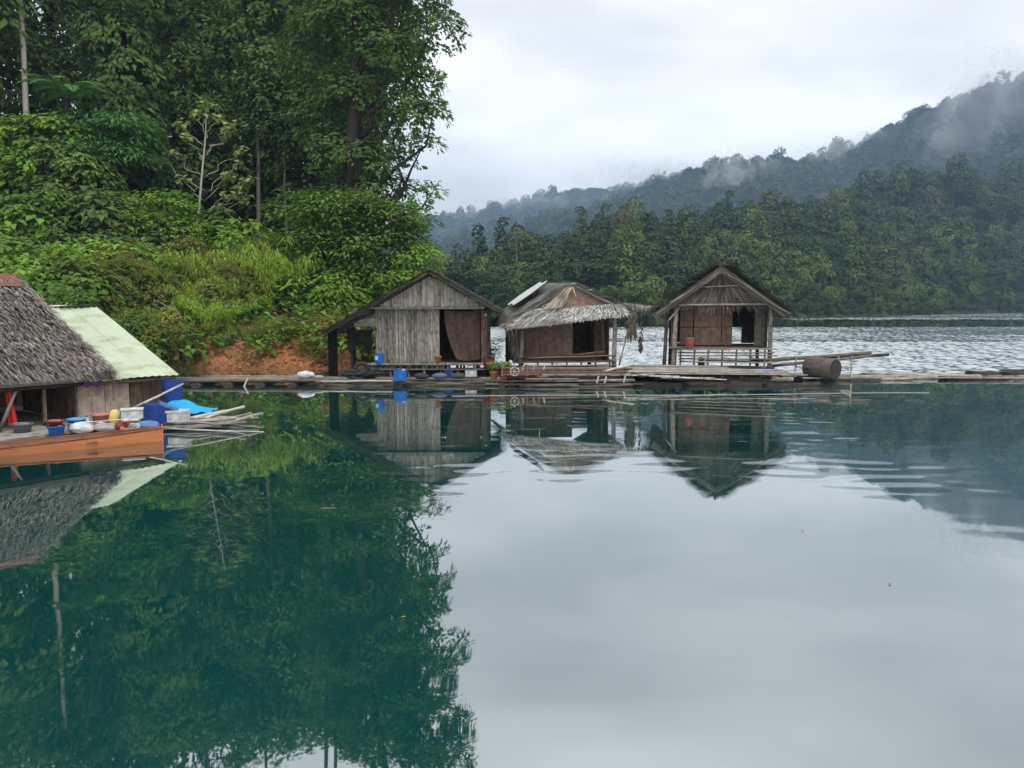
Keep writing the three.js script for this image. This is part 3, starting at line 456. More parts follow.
{ // dead branches and fallen wood on the soil
  const r = rng(33), pale = bark(0.3, 0.27, 0.22);
  [[-12.6, 30.6, 1.5, 0.9, 'bleached dead branch standing up at the edge of the bare soil'], [-13.3, 32.2, 2.4, 0.25, 'long fallen branch lying above the bare soil'], [-12.2, 32.8, 2.0, 0.15, 'second fallen branch lying beside the long one above the soil'], [-10.3, 30.2, 1.3, 0.2, 'thin dead stick lying on the orange soil near the waterline'], [-8.4, 30.4, 1.4, 0.45, 'forked dry twig leaning on the orange soil closest to the dark post']].forEach(([x, Z, L, e, label], n) => {
    const g = new G(), a = r() * 6.28; limbTo(g, [0, 0, 0], [Math.cos(a) * L * Math.cos(e), Math.sin(e) * L + 0.05, Math.sin(a) * L * Math.cos(e) * 0.4], 0.045, 0.012, n + 5, 0.2);
    for (let k = 0; k < 4; k++) { const t = 0.3 + 0.6 * r(); limbTo(g, [Math.cos(a) * L * t * Math.cos(e), Math.sin(e) * L * t, Math.sin(a) * L * t * Math.cos(e) * 0.4], [Math.cos(a) * L * (t + 0.2) + (r() - 0.5) * 0.6, Math.sin(e) * L * t + 0.5 * r(), (r() - 0.5) * 0.6], 0.02, 0.006, n * 9 + k, 0.2); }
    single('dead_branch', g.geo(), pale, label, 'branch', 'dead wood on the bank', [x, ground(x, Z) + 0.03, -Z]);
  });
}

// ---------------------------------------------------------------- the far forest
function farKind(seed, form) {
  const g = new G(true), r = rng(seed); let lobes = [];
  g.tint = [1.6, 1.35, 1.5]; const tb = new G(); 
  if (form === 'dome') { lobes = lobesIn([0, 5.0, 0], [2.9, 1.7, 2.9], 7, 1.75, seed); lobes.push([0, 5.2, 0, 2.3, 1.9, 2.3]); }
  if (form === 'oval') { lobes = lobesIn([0, 6, 0], [1.9, 3.4, 1.9], 8, 1.5, seed); lobes.push([0, 6, 0, 1.6, 3, 1.6]); }
  if (form === 'spire') { for (let k = 0; k < 8; k++) lobes.push([(r() - 0.5) * 0.7, 2 + k * 1.15, (r() - 0.5) * 0.7, 1.6 - k * 0.15, 1.0, 1.6 - k * 0.15]); }
  if (form === 'umbrella') { lobes = [[0.6, 10.6, 0.2, 1.5, 0.5, 1.3], [-1.5, 10.1, 0.4, 1.3, 0.42, 1.1], [2.3, 9.7, -0.4, 1.0, 0.36, 1.0], [-0.6, 9.2, -1.2, 1.1, 0.4, 1.0], [0.4, 11.3, 0, 0.9, 0.4, 0.9], [-2.6, 9.3, 0, 0.7, 0.3, 0.7], [1.2, 8.6, 1.2, 0.8, 0.3, 0.8]]; }
  const trunkTop = form === 'umbrella' ? 10.5 : 5; g.tint = [4.5, 3.6, 4.2];
  const before = g.p.length; tb.tint = form === 'umbrella' ? [2.2, 1.9, 2.6] : [1.6, 1.2, 1.6]; tb.tube([[0, -1.5, 0], [0.15, trunkTop * 0.5, 0], [0, trunkTop, 0]], form === 'umbrella' ? [0.2, 0.15, 0.1] : [0.26, 0.2, 0.12], 6, false);
  if (form === 'umbrella') for (const l of lobes) limbTo(tb, [0, 8.5, 0], [l[0], l[1], l[2]], 0.08, 0.03, seed, 0.1);
  const off = g.p.length / 3; g.p.push(...tb.p); g.u.push(...tb.u); g.c.push(...tb.c); g.i.push(...tb.i.map((k) => k + off));
  if (form === 'frond') { const fr = rng(seed); for (let k = 0; k < 34; k++) { const a = fr() * 6.28; frond(g, [(fr() - 0.5) * 1.4, 0.5 + 2.2 * fr(), (fr() - 0.5) * 1.4], a, 1.0 + 0.4 * fr(), 3 + 1.6 * fr(), { pairs: 9, leafLen: 1.0, leafWid: 0.3, droop: 1.3, r: fr }); } }
  else crown(lobes, { into: g, clumps: form === 'umbrella' ? 60 : 230, per: 8, len: 0.55, wid: 0.4, spread: 0.5, flat: 0.35, hang: 0.2, vary: 0.45, low: 0.2, inner: 0.04, hue: 0.2 }, seed + 3);
  return g.geo();
}
const FK = [farKind(701, 'dome'), farKind(702, 'dome'), farKind(703, 'oval'), farKind(704, 'oval'), farKind(705, 'spire'), farKind(706, 'umbrella'), farKind(707, 'frond'), farKind(708, 'dome')];
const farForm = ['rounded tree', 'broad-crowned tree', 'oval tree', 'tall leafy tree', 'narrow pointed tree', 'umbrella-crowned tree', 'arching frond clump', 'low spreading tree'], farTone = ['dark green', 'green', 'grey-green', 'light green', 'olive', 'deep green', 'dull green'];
const farZone = (x, Z) => { const p = x / Z; return p < 0 ? 'beyond the slatted hut' : p < 0.1 ? 'beyond the middle hut' : p < 0.2 ? 'beyond the sagging thatch strip' : p < 0.29 ? 'beyond the end hut roof' : p < 0.37 ? 'just past the end hut' : p < 0.45 ? 'beyond the pole rack' : p < 0.55 ? 'beyond the floating bamboo' : 'beyond the drifted logs'; };
const farRow = (x, Z) => { const s = Z - shoreFar(x); return s < 9 ? 'at the far waterline' : s < 20 ? 'low on the far hill' : s < 38 ? 'halfway up the far hill' : 'high on the far hill'; };
{
  const r = rng(909), all = [], cell = new Map();
  const put = (x, Z, k, m, s, force) => {
    const d = 3.1 * s + 0.5; for (let a = -1; a <= 1; a++) for (let b = -1; b <= 1; b++) for (const q of cell.get(Math.floor(x / 8) + a + ',' + (Math.floor(Z / 8) + b)) ?? []) if (!force && Math.hypot(q[0] - x, q[1] - Z) < d) return;
    const key = Math.floor(x / 8) + ',' + Math.floor(Z / 8); if (!cell.has(key)) cell.set(key, []); const e = [x, Z, k, m, s, r() * 6.28, 0.85 + 0.4 * r()]; cell.get(key).push(e); all.push(e);
  };
  for (const [x, Z, s] of [[0.8, 152, 1.0], [23.4, 168, 1.0], [112, 268, 1.3]]) put(x, Z, 5, 4, s, true);
  for (const [x, Z, s] of [[-6.4, 150, 1.2], [4.4, 148, 1.0], [30, 176, 1.1], [38, 190, 1.0]]) put(x, Z, 4, 0, s, true);
  for (let k = 0; k < 7000; k++) {
    const x = -70 + 350 * r(), Z = shoreFar(x) + 1 + 120 * Math.pow(r(), 1.3), s0 = Z - shoreFar(x); if (Z < 110) continue;
    const px = x / Z; if (px < -0.25 || px > 0.8) continue;
    const grow = lerp(0.85, 1.5, sstep(120, 330, Z)), n = fbm(x / 22, Z / 22, 3, 2), q = r(); let kind, m, s = grow * (0.75 + 0.55 * r());
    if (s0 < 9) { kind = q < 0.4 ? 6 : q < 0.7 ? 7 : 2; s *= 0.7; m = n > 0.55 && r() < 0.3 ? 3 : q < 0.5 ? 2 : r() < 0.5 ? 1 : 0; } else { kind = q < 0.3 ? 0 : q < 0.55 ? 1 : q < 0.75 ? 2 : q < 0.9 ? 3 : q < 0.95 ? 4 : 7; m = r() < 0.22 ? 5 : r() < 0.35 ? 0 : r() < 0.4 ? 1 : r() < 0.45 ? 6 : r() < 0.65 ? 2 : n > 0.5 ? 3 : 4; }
    if (x < 40 && s0 < 30 && r() < 0.18) m = 3;
    put(x, Z, kind, m, s);
  }
  // the nearest ones in view stand as single trees, the rest of the wood as masses
  const seen = (e) => e[0] / e[1] > -0.13 && e[0] / e[1] < 0.68; all.sort((a, b) => (seen(b) - seen(a)) || (a[1] / a[4] - b[1] / b[4]));
  const own = all.slice(0, 290), rest = all.slice(290);
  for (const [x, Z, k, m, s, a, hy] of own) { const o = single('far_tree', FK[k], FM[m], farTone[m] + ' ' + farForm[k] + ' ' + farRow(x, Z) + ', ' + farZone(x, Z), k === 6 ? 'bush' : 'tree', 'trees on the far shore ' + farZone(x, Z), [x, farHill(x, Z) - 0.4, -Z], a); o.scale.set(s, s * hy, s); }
  const M = new THREE.Matrix4(), Q = new THREE.Quaternion(), up = V(0, 1, 0);
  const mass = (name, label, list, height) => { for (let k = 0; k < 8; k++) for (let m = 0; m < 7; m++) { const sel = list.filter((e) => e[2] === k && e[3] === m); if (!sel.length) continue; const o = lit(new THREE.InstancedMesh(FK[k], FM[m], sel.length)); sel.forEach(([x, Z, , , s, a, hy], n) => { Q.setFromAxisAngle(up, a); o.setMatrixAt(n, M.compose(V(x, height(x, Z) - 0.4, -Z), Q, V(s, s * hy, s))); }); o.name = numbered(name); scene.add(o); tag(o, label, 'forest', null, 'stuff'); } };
  const scrub = []; for (let k = 0; k < 700; k++) { const x = -40 + 240 * r(), Z = shoreFar(x) - 0.3 + 3.5 * r(), q = r(); if (x / Z < -0.16 || x / Z > 0.72) continue; scrub.push([x, Z, q < 0.5 ? 6 : 7, q < 0.3 ? 6 : q < 0.6 ? 1 : 0, (0.22 + 0.25 * r()) * lerp(0.9, 1.6, sstep(120, 300, Z)), r() * 6.28, 0.8 + 0.4 * r()]); }
  mass('far_shore_scrub', 'low scrub along the waterline of the far shore', scrub, (x, Z) => farHill(x, Z) - (0.25));
  mass('far_shore_forest', 'dense forest covering the upper slopes of the far shore hill', rest, farHill);
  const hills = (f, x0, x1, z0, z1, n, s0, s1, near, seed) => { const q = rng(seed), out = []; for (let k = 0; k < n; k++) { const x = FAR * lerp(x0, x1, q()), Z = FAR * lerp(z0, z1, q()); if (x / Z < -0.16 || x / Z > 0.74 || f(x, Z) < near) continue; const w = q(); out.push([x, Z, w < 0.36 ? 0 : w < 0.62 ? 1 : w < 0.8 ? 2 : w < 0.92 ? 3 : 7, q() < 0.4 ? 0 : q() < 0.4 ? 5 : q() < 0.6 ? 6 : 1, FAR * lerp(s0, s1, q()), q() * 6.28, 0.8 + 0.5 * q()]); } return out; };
  mass('mountain_forest', 'hazy forest covering the long mountain ridge', hills(midHill, -80, 430, 275, 570, 7000, 1.0, 1.9, 4, 31), midHill);
  mass('back_ridge_forest', 'blue hazy forest on the farthest ridge', hills(backHill, -160, 190, 650, 900, 2200, 1.5, 2.6, 10, 37), backHill);
}

// ---------------------------------------------------------------- timber, bamboo, thatch
const grain = (u, v) => { const a = noise(u * 96, v * 3, 1), b = noise(u * 34, v * 2, 5), c = noise(u * 10, v * 9, 8); const k = 0.62 + 0.34 * (a - 0.5) + 0.45 * (b - 0.5) + 0.42 * (c - 0.5); return [k, k * 0.985, k * 0.96]; };
const grainV = dataTex(256, grain), grainH = dataTex(256, (u, v) => grain(v, u)), blotch = dataTex(256, (u, v) => { const k = 0.7 + 0.5 * (fbm(u * 9, v * 9, 2, 4) - 0.5) + 0.25 * (noise(u * 60, v * 60) - 0.5); return [k, k * 0.99, k * 0.97]; });
const stained = dataTex(256, (u, v) => { const s = sstep(0.5, 0.75, fbm(u * 14, v * 2.5, 4, 4)), k = 0.86 + 0.5 * (fbm(u * 7, v * 7, 2, 4) - 0.5) + 0.2 * (noise(u * 80, v * 9) - 0.5); return [k * (1 - 0.32 * s), k * (1 - 0.36 * s), k * (1 - 0.36 * s)]; });
const wood = (r, g, b, along = 'v', more = {}) => mat(r, g, b, 0.9, { map: along === 'v' ? grainV : grainH, bumpMap: along === 'v' ? grainV : grainH, bumpScale: 0.004, ...more });
const W = {
  greyV: wood(0.36, 0.335, 0.30), greyH: wood(0.36, 0.335, 0.30, 'h'), darkV: wood(0.085, 0.072, 0.062), darkH: wood(0.085, 0.072, 0.062, 'h'), brownV: wood(0.22, 0.155, 0.115), brownH: wood(0.22, 0.155, 0.115, 'h'),
  stripPale: wood(0.62, 0.585, 0.53, 'h'), stripGrey: wood(0.44, 0.41, 0.37, 'h'), bamboo: wood(0.42, 0.39, 0.34), bambooDark: wood(0.20, 0.175, 0.15), ply: mat(0.27, 0.185, 0.14, 0.85, { map: stained }), board: mat(0.60, 0.49, 0.38, 0.9, { map: stained }), mat: mat(0.30, 0.235, 0.18, 0.95, { map: blotch }), red: wood(0.30, 0.155, 0.115, 'h'), pale: wood(0.62, 0.59, 0.54), black: mat(0.014, 0.014, 0.017, 1, { map: blotch, specularIntensity: 0.1 }),
};
const thatchM = mat(1, 1, 1, 0.95), strawM = mat(1, 1, 1, 0.9);
const pieceR = rng(1357);
function plank(parent, name, c, s, m, rot = [0, 0, 0], vary = 0.3) {          // one board, slightly uneven in tone
  const q = 1 - vary / 2 + vary * pieceR(), g = new G(); g.tint = [q, q * (0.98 + 0.04 * pieceR()), q * (0.96 + 0.06 * pieceR())]; g.box(0, 0, 0, s[0], s[1], s[2]);
  for (let k = 0; k < g.u.length; k += 2) { g.u[k] += pieceR.k ?? 0; g.u[k + 1] += 0.13 * parent.children.length; g.u[k] += 0.37 * parent.children.length; }
  const o = part(name, g.geo(), m, parent); o.position.set(...c); o.rotation.set(...rot); return o;
}
function pole(parent, name, a, b, r, m, o = {}) {                             // a round pole or bamboo with knots
  const g = new G(), n = o.n ?? 5, pts = [], R = [], q = 0.85 + 0.3 * pieceR(), l = Math.hypot(b[0] - a[0], b[1] - a[1], b[2] - a[2]), w = (o.bend ?? 0.012) * l, p1 = pieceR() * 9; g.tint = [q, q, q * 0.98];
  for (let k = 0; k <= n; k++) { const t = k / n; pts.push([lerp(a[0], b[0], t) + w * (noise(t * 3, p1) - 0.5), lerp(a[1], b[1], t) + w * (noise(t * 3, p1 + 5) - 0.5), lerp(a[2], b[2], t) + w * (noise(t * 3, p1 + 9) - 0.5)]); R.push(r * lerp(1.05, o.taper ?? 0.9, t)); }
  g.tube(pts, R, o.sides ?? 8); return part(name, g.geo(), m, parent);
}
// one slope of thatch: a bed and overlapping courses of leaf strips. corners: ridge left, ridge right, eave right, eave left
function thatch(parent, A, B, C, D, o = {}) {
  const { courses = 6, seed = 1, tone = [0.26, 0.225, 0.19], dense = 1, len = 0.42, thick = 0.07, rag = 1, wide = 0.04 } = o, r = rng(seed);
  const at = (u, t) => [0, 1, 2].map((k) => lerp(lerp(A[k], B[k], u), lerp(D[k], C[k], u), t));
  const e1 = V(B[0] - A[0], B[1] - A[1], B[2] - A[2]), e2 = V(D[0] - A[0], D[1] - A[1], D[2] - A[2]), n = V().crossVectors(e2, e1).normalize(); if (n.y < 0) n.negate();
  const W0 = V(C[0] - D[0], C[1] - D[1], C[2] - D[2]).length(), W1 = e1.length(), L = (e2.length() + V(C[0] - B[0], C[1] - B[1], C[2] - B[2]).length()) / 2;
  const bed = new G(), off = (p, d) => [p[0] + n.x * d, p[1] + n.y * d, p[2] + n.z * d]; bed.tint = tone;
  const lo = [A, B, C, D].map((p) => off(p, -thick)), hi = [A, B, C, D];
  bed.quad(hi[0], hi[3], hi[2], hi[1]); bed.quad(lo[0], lo[1], lo[2], lo[3]); for (let k = 0; k < 4; k++) { const j = (k + 1) % 4; bed.quad(lo[k], hi[k], hi[j], lo[j]); }
  part('thatch_bed', bed.geo(), thatchM, parent);
  for (let c = 0; c < courses; c++) {
    const g = new G(true), t0 = c / courses, wc = lerp(W1, W0, t0 + 0.5 / courses), N = Math.round(wc / wide * 2.6 * dense);
    const lie = 0.8 + 0.4 * r();
    for (let k = 0; k < N; k++) {
      const rim = k % 9 === 0, u = rim ? (r() < 0.5 ? 0.03 * r() : 1 - 0.03 * r()) : r() * 1.02 - 0.01, t = t0 - 0.25 / courses + (r() - 0.3) * 0.5 / courses, p = at(u, Math.max(0, t)), down = at(u, Math.max(0, t) + 0.02), d = norm([down[0] - p[0], down[1] - p[1], down[2] - p[2]]);
      const l = len * (0.6 + 0.8 * r()) * (L / courses / 0.3 > 1 ? L / courses / 0.3 : 1), w = wide * (0.35 + 0.65 * r()), sk = (r() - 0.5) * 0.5 * rag + (rim ? (u < 0.5 ? -1 : 1) * 0.45 * r() : 0), lift0 = 0.01 + 0.03 * r(), lift1 = (0.03 + 0.085 * r() * lie) * rag, e = norm([e1.x, e1.y, e1.z]);
      const q = (0.45 + 1.0 * r()) * (0.6 + 0.8 * noise(u * wc * 1.5, c * 1.1, seed)) * (0.8 + 0.4 * noise(u * wc * 5, c * 2.3, seed + 7)), warm = 0.94 + 0.12 * r(); g.tint = [tone[0] * q * warm, tone[1] * q, tone[2] * q / warm];
      const D1 = norm([d[0] + e[0] * sk, d[1] + e[1] * sk, d[2] + e[2] * sk]);
      const mid = [p[0] + D1[0] * l * 0.55 + n.x * lift1, p[1] + D1[1] * l * 0.55 + n.y * lift1, p[2] + D1[2] * l * 0.55 + n.z * lift1], tip = [p[0] + D1[0] * l + n.x * lift1 * 1.1, p[1] + D1[1] * l + n.y * lift1 * 1.1 - 0.05 * l * (t0 > 0.8 ? 2.5 : 1) * r(), p[2] + D1[2] * l + n.z * lift1 * 1.1], s0 = off(p, lift0);
      const S = (P, h) => [[P[0] - e[0] * h, P[1] - e[1] * h, P[2] - e[2] * h], [P[0] + e[0] * h, P[1] + e[1] * h, P[2] + e[2] * h]], a = S(s0, w * 0.5), b = S(mid, w * 0.5), f = S(tip, w * 0.18);
      g.quad(a[0], b[0], b[1], a[1]); g.quad(b[0], f[0], f[1], b[1]);
    }
    part('thatch_course', g.geo(), thatchM, parent).userData.kind = 'stuff';
  }
}
function cloth(w, h, f, nx = 10, ny = 12) { const g = new G(); for (let j = 0; j <= ny; j++) for (let i = 0; i <= nx; i++) { const p = f(i / nx, j / ny); g.v(...p, 0, 0, 1, i / nx * w, j / ny * h); } for (let j = 0; j < ny; j++) for (let i = 0; i < nx; i++) { const a = j * (nx + 1) + i; g.tri(a, a + 1, a + nx + 2); g.tri(a, a + nx + 2, a + nx + 1); } const q = g.geo(); q.computeVertexNormals(); return q; }
const lathe = (pts, n = 20) => new THREE.LatheGeometry(pts.map(([x, y]) => new THREE.Vector2(x, y)), n);
const plain = (r, g, b, rough = 0.5, more = {}) => new THREE.MeshPhysicalMaterial({ specularIntensity: 0.6, color: rgb(r, g, b), roughness: rough, side: THREE.DoubleSide, ...more });
const P = { blue: plain(0.018, 0.16, 0.60, 0.45, { map: blotch }), blueDark: plain(0.016, 0.06, 0.30, 0.55, { map: blotch }), cyan: plain(0.01, 0.30, 0.62, 0.6), white: plain(0.72, 0.73, 0.74, 0.6, { map: blotch }), red: plain(0.36, 0.05, 0.038, 0.65, { map: blotch }), terracotta: plain(0.42, 0.15, 0.075, 0.8, { map: blotch }), yellow: plain(0.6, 0.45, 0.16, 0.6), purple: plain(0.035, 0.014, 0.06, 0.9), grey: plain(0.35, 0.36, 0.37, 0.7), redCloth: plain(0.5, 0.03, 0.02, 0.8), skyblue: plain(0.12, 0.24, 0.5, 0.6, { map: blotch }), pink: plain(0.42, 0.16, 0.13, 0.7) };

// ---------------------------------------------------------------- hut with upright slats (gable to the water)
{
  const t = thing('slatted_hut', 'grey hut with upright slat walls, a wide lean-to and a brown door curtain', 'hut', [-2.6, 0, -24.8]);
  const R = [0, 3.47], EL = [-3.37, 1.54], ER = [2.22, 2.2], z1 = 0.55, z0 = -3.4, roofY = (x) => x < 0 ? lerp(R[1], EL[1], x / EL[0]) : lerp(R[1], ER[1], x / ER[0]);
  const rf = new THREE.Group(); rf.name = 'roof'; t.add(rf);
  thatch(rf, [0, R[1], z0], [0, R[1], z1], [EL[0], EL[1], z1], [EL[0], EL[1], z0], { courses: 9, seed: 11, tone: [0.13, 0.115, 0.1], len: 0.5, thick: 0.06 });
  thatch(rf, [0, R[1], z1], [0, R[1], z0], [ER[0], ER[1], z0], [ER[0], ER[1], z1], { courses: 7, seed: 12, tone: [0.13, 0.115, 0.1], len: 0.5, thick: 0.06 });
  pole(rf, 'barge_pole', [0, R[1] - 0.03, z1 + 0.04], [EL[0] - 0.05, EL[1] - 0.03, z1 + 0.04], 0.05, W.darkV); pole(rf, 'barge_pole', [0, R[1] - 0.03, z1 + 0.04], [ER[0] + 0.05, ER[1] - 0.03, z1 + 0.04], 0.05, W.darkV);
  pole(rf, 'ridge_pole', [0, R[1] + 0.06, z0 - 0.1], [0, R[1] + 0.06, z1 + 0.12], 0.06, W.darkV);
  // gable slats and wall slats, one by one
  const gable = new THREE.Group(); gable.name = 'gable'; gable.position.z = 0.24; t.add(gable);
  for (let x = -1.82, k = 0; x < 1.66; k++) { const w = 0.075 + 0.035 * pieceR(), c = x + w / 2, top = roofY(c) - 0.13, b = 2.36 + 0.03 * pieceR(); if (top - b > 0.05) plank(gable, 'slat', [c, (top + b) / 2, 0.1 + 0.012 * (k % 2)], [w - 0.008, top - b, 0.022], W.greyV, [0, 0, 0.012 * (pieceR() - 0.5)], 0.55); x += w; }
  plank(t, 'lintel', [-0.1, 2.34, 0.28], [3.65, 0.07, 0.07], W.greyH);
  const wall = new THREE.Group(); wall.name = 'front_wall'; t.add(wall);
  for (let x = -1.79, k = 0; x < 0.1; k++) { const w = 0.07 + 0.03 * pieceR(), b = 0.56 + 0.04 * pieceR(); plank(wall, 'slat', [x + w / 2, (2.32 + b) / 2, 0.005 + 0.014 * (k % 2)], [w - 0.008, 2.32 - b, 0.022], W.greyV, [0, 0, 0.008 * (pieceR() - 0.5)], 0.6); x += w; }
  for (let k = 0; k < 4; k++) plank(t, 'side_slat', [-2.15, 1.8 + 0.125 * k, -0.02], [0.72 - 0.05 * (k === 0), 0.11, 0.022], W.greyH, [0, 0, 0.02 * (pieceR() - 0.5)], 0.5);
  plank(t, 'back_wall', [0, 1.45, -3.05], [3.6, 1.8, 0.03], W.brownV); plank(t, 'side_wall', [-1.8, 1.45, -1.55], [0.03, 1.8, 3.0], W.brownV); plank(t, 'side_wall', [1.78, 1.3, -1.55], [0.03, 1.5, 3.0], W.brownV);
  plank(t, 'unseen_ceiling_mat', [0, 2.42, -1.5], [3.6, 0.02, 3.0], W.brownH);
  plank(t, 'door_post', [0.2, 1.44, 0.02], [0.13, 1.76, 0.05], W.greyV); plank(t, 'corner_board', [1.72, 1.42, 0.02], [0.24, 1.7, 0.05], W.brownV); pole(t, 'corner_post', [1.86, 0.1, 0.06], [1.86, 2.3, 0.06], 0.06, W.darkV);
  pole(t, 'eave_post', [-3.16, -0.4, 0.12], [-3.16, 1.6, 0.12], 0.145, W.black, { taper: 1, sides: 10 }); pole(t, 'eave_post', [-3.1, -0.4, -2.8], [-3.1, 1.6, -2.8], 0.1, W.darkV);
  pole(t, 'eave_beam', [-3.2, 1.6, 0.05], [-1.8, 2.2, 0.05], 0.05, W.darkV); pole(t, 'tie_beam', [-3.2, 1.52, 0.1], [-1.75, 1.66, 0.02], 0.035, W.darkV);
  // floor and stilts
  for (let k = 0; k < 9; k++) plank(t, 'floor_board', [0, 0.55, 0.28 - 0.36 * k], [3.9, 0.045, 0.34], W.greyH);
  plank(t, 'floor_edge', [-0.1, 0.57, 0.49], [4.05, 0.06, 0.05], W.greyH);
  for (const z of [0.35, -1.4, -2.9]) for (let k = 0; k < 8; k++) pole(t, 'stilt', [-1.85 + 0.54 * k + 0.1 * pieceR(), 0.05, z], [-1.85 + 0.54 * k, 0.54, z], 0.035 + 0.02 * pieceR(), k % 3 ? W.bambooDark : W.bamboo);
  plank(t, 'stilt_rail', [0, 0.4, 0.42], [3.7, 0.035, 0.03], W.greyH);
  // door curtain gathered to the far side
  part('curtain', cloth(1.1, 1.6, (u, v) => { const x0 = lerp(0.42, 0.82, v * v), x1 = 1.56; return [lerp(x0, x1, u), 2.28 - 1.58 * v - 0.06 * Math.sin(u * 3.1), 0.0 + 0.035 * Math.sin(u * 17 + v * 2.5) + 0.05 * Math.sin((u - v * 0.8) * 6)]; }, 26, 16), mat(0.13, 0.085, 0.066, 0.95, { map: blotch }), t);
  plank(t, 'curtain_rail', [0.95, 2.28, -0.02], [1.5, 0.03, 0.03], W.darkH);
  // a bleached bulb under the eave
  part('lamp_bulb', new THREE.SphereGeometry(0.045, 12, 8), P.white, t).position.set(1.76, 2.12, 0.1); part('lamp_bulb', new THREE.SphereGeometry(0.035, 12, 8), P.white, t).position.set(0.08, 2.26, 0.14);
}
{ // dark coat hanging under the lean-to
  const g = cloth(0.8, 0.8, (u, v) => { const len = 0.46 + 0.34 * Math.exp(-Math.pow((u - 0.16) * 6, 2)) + 0.36 * Math.exp(-Math.pow((u - 0.82) * 7, 2)); return [0.82 * u + 0.03 * Math.sin(v * 9), -len * v - 0.06 * Math.sin(u * 3.1), 0.05 * Math.sin(u * 14) + 0.05 * Math.sin(v * 8 + u * 4)]; }, 26, 16);
  single('hanging_cloth', g, plain(0.012, 0.01, 0.009, 1), 'ragged dark cloth hanging under the lean-to of the slatted hut', 'cloth', null, [-5.3, 1.7, -24.72]);
}

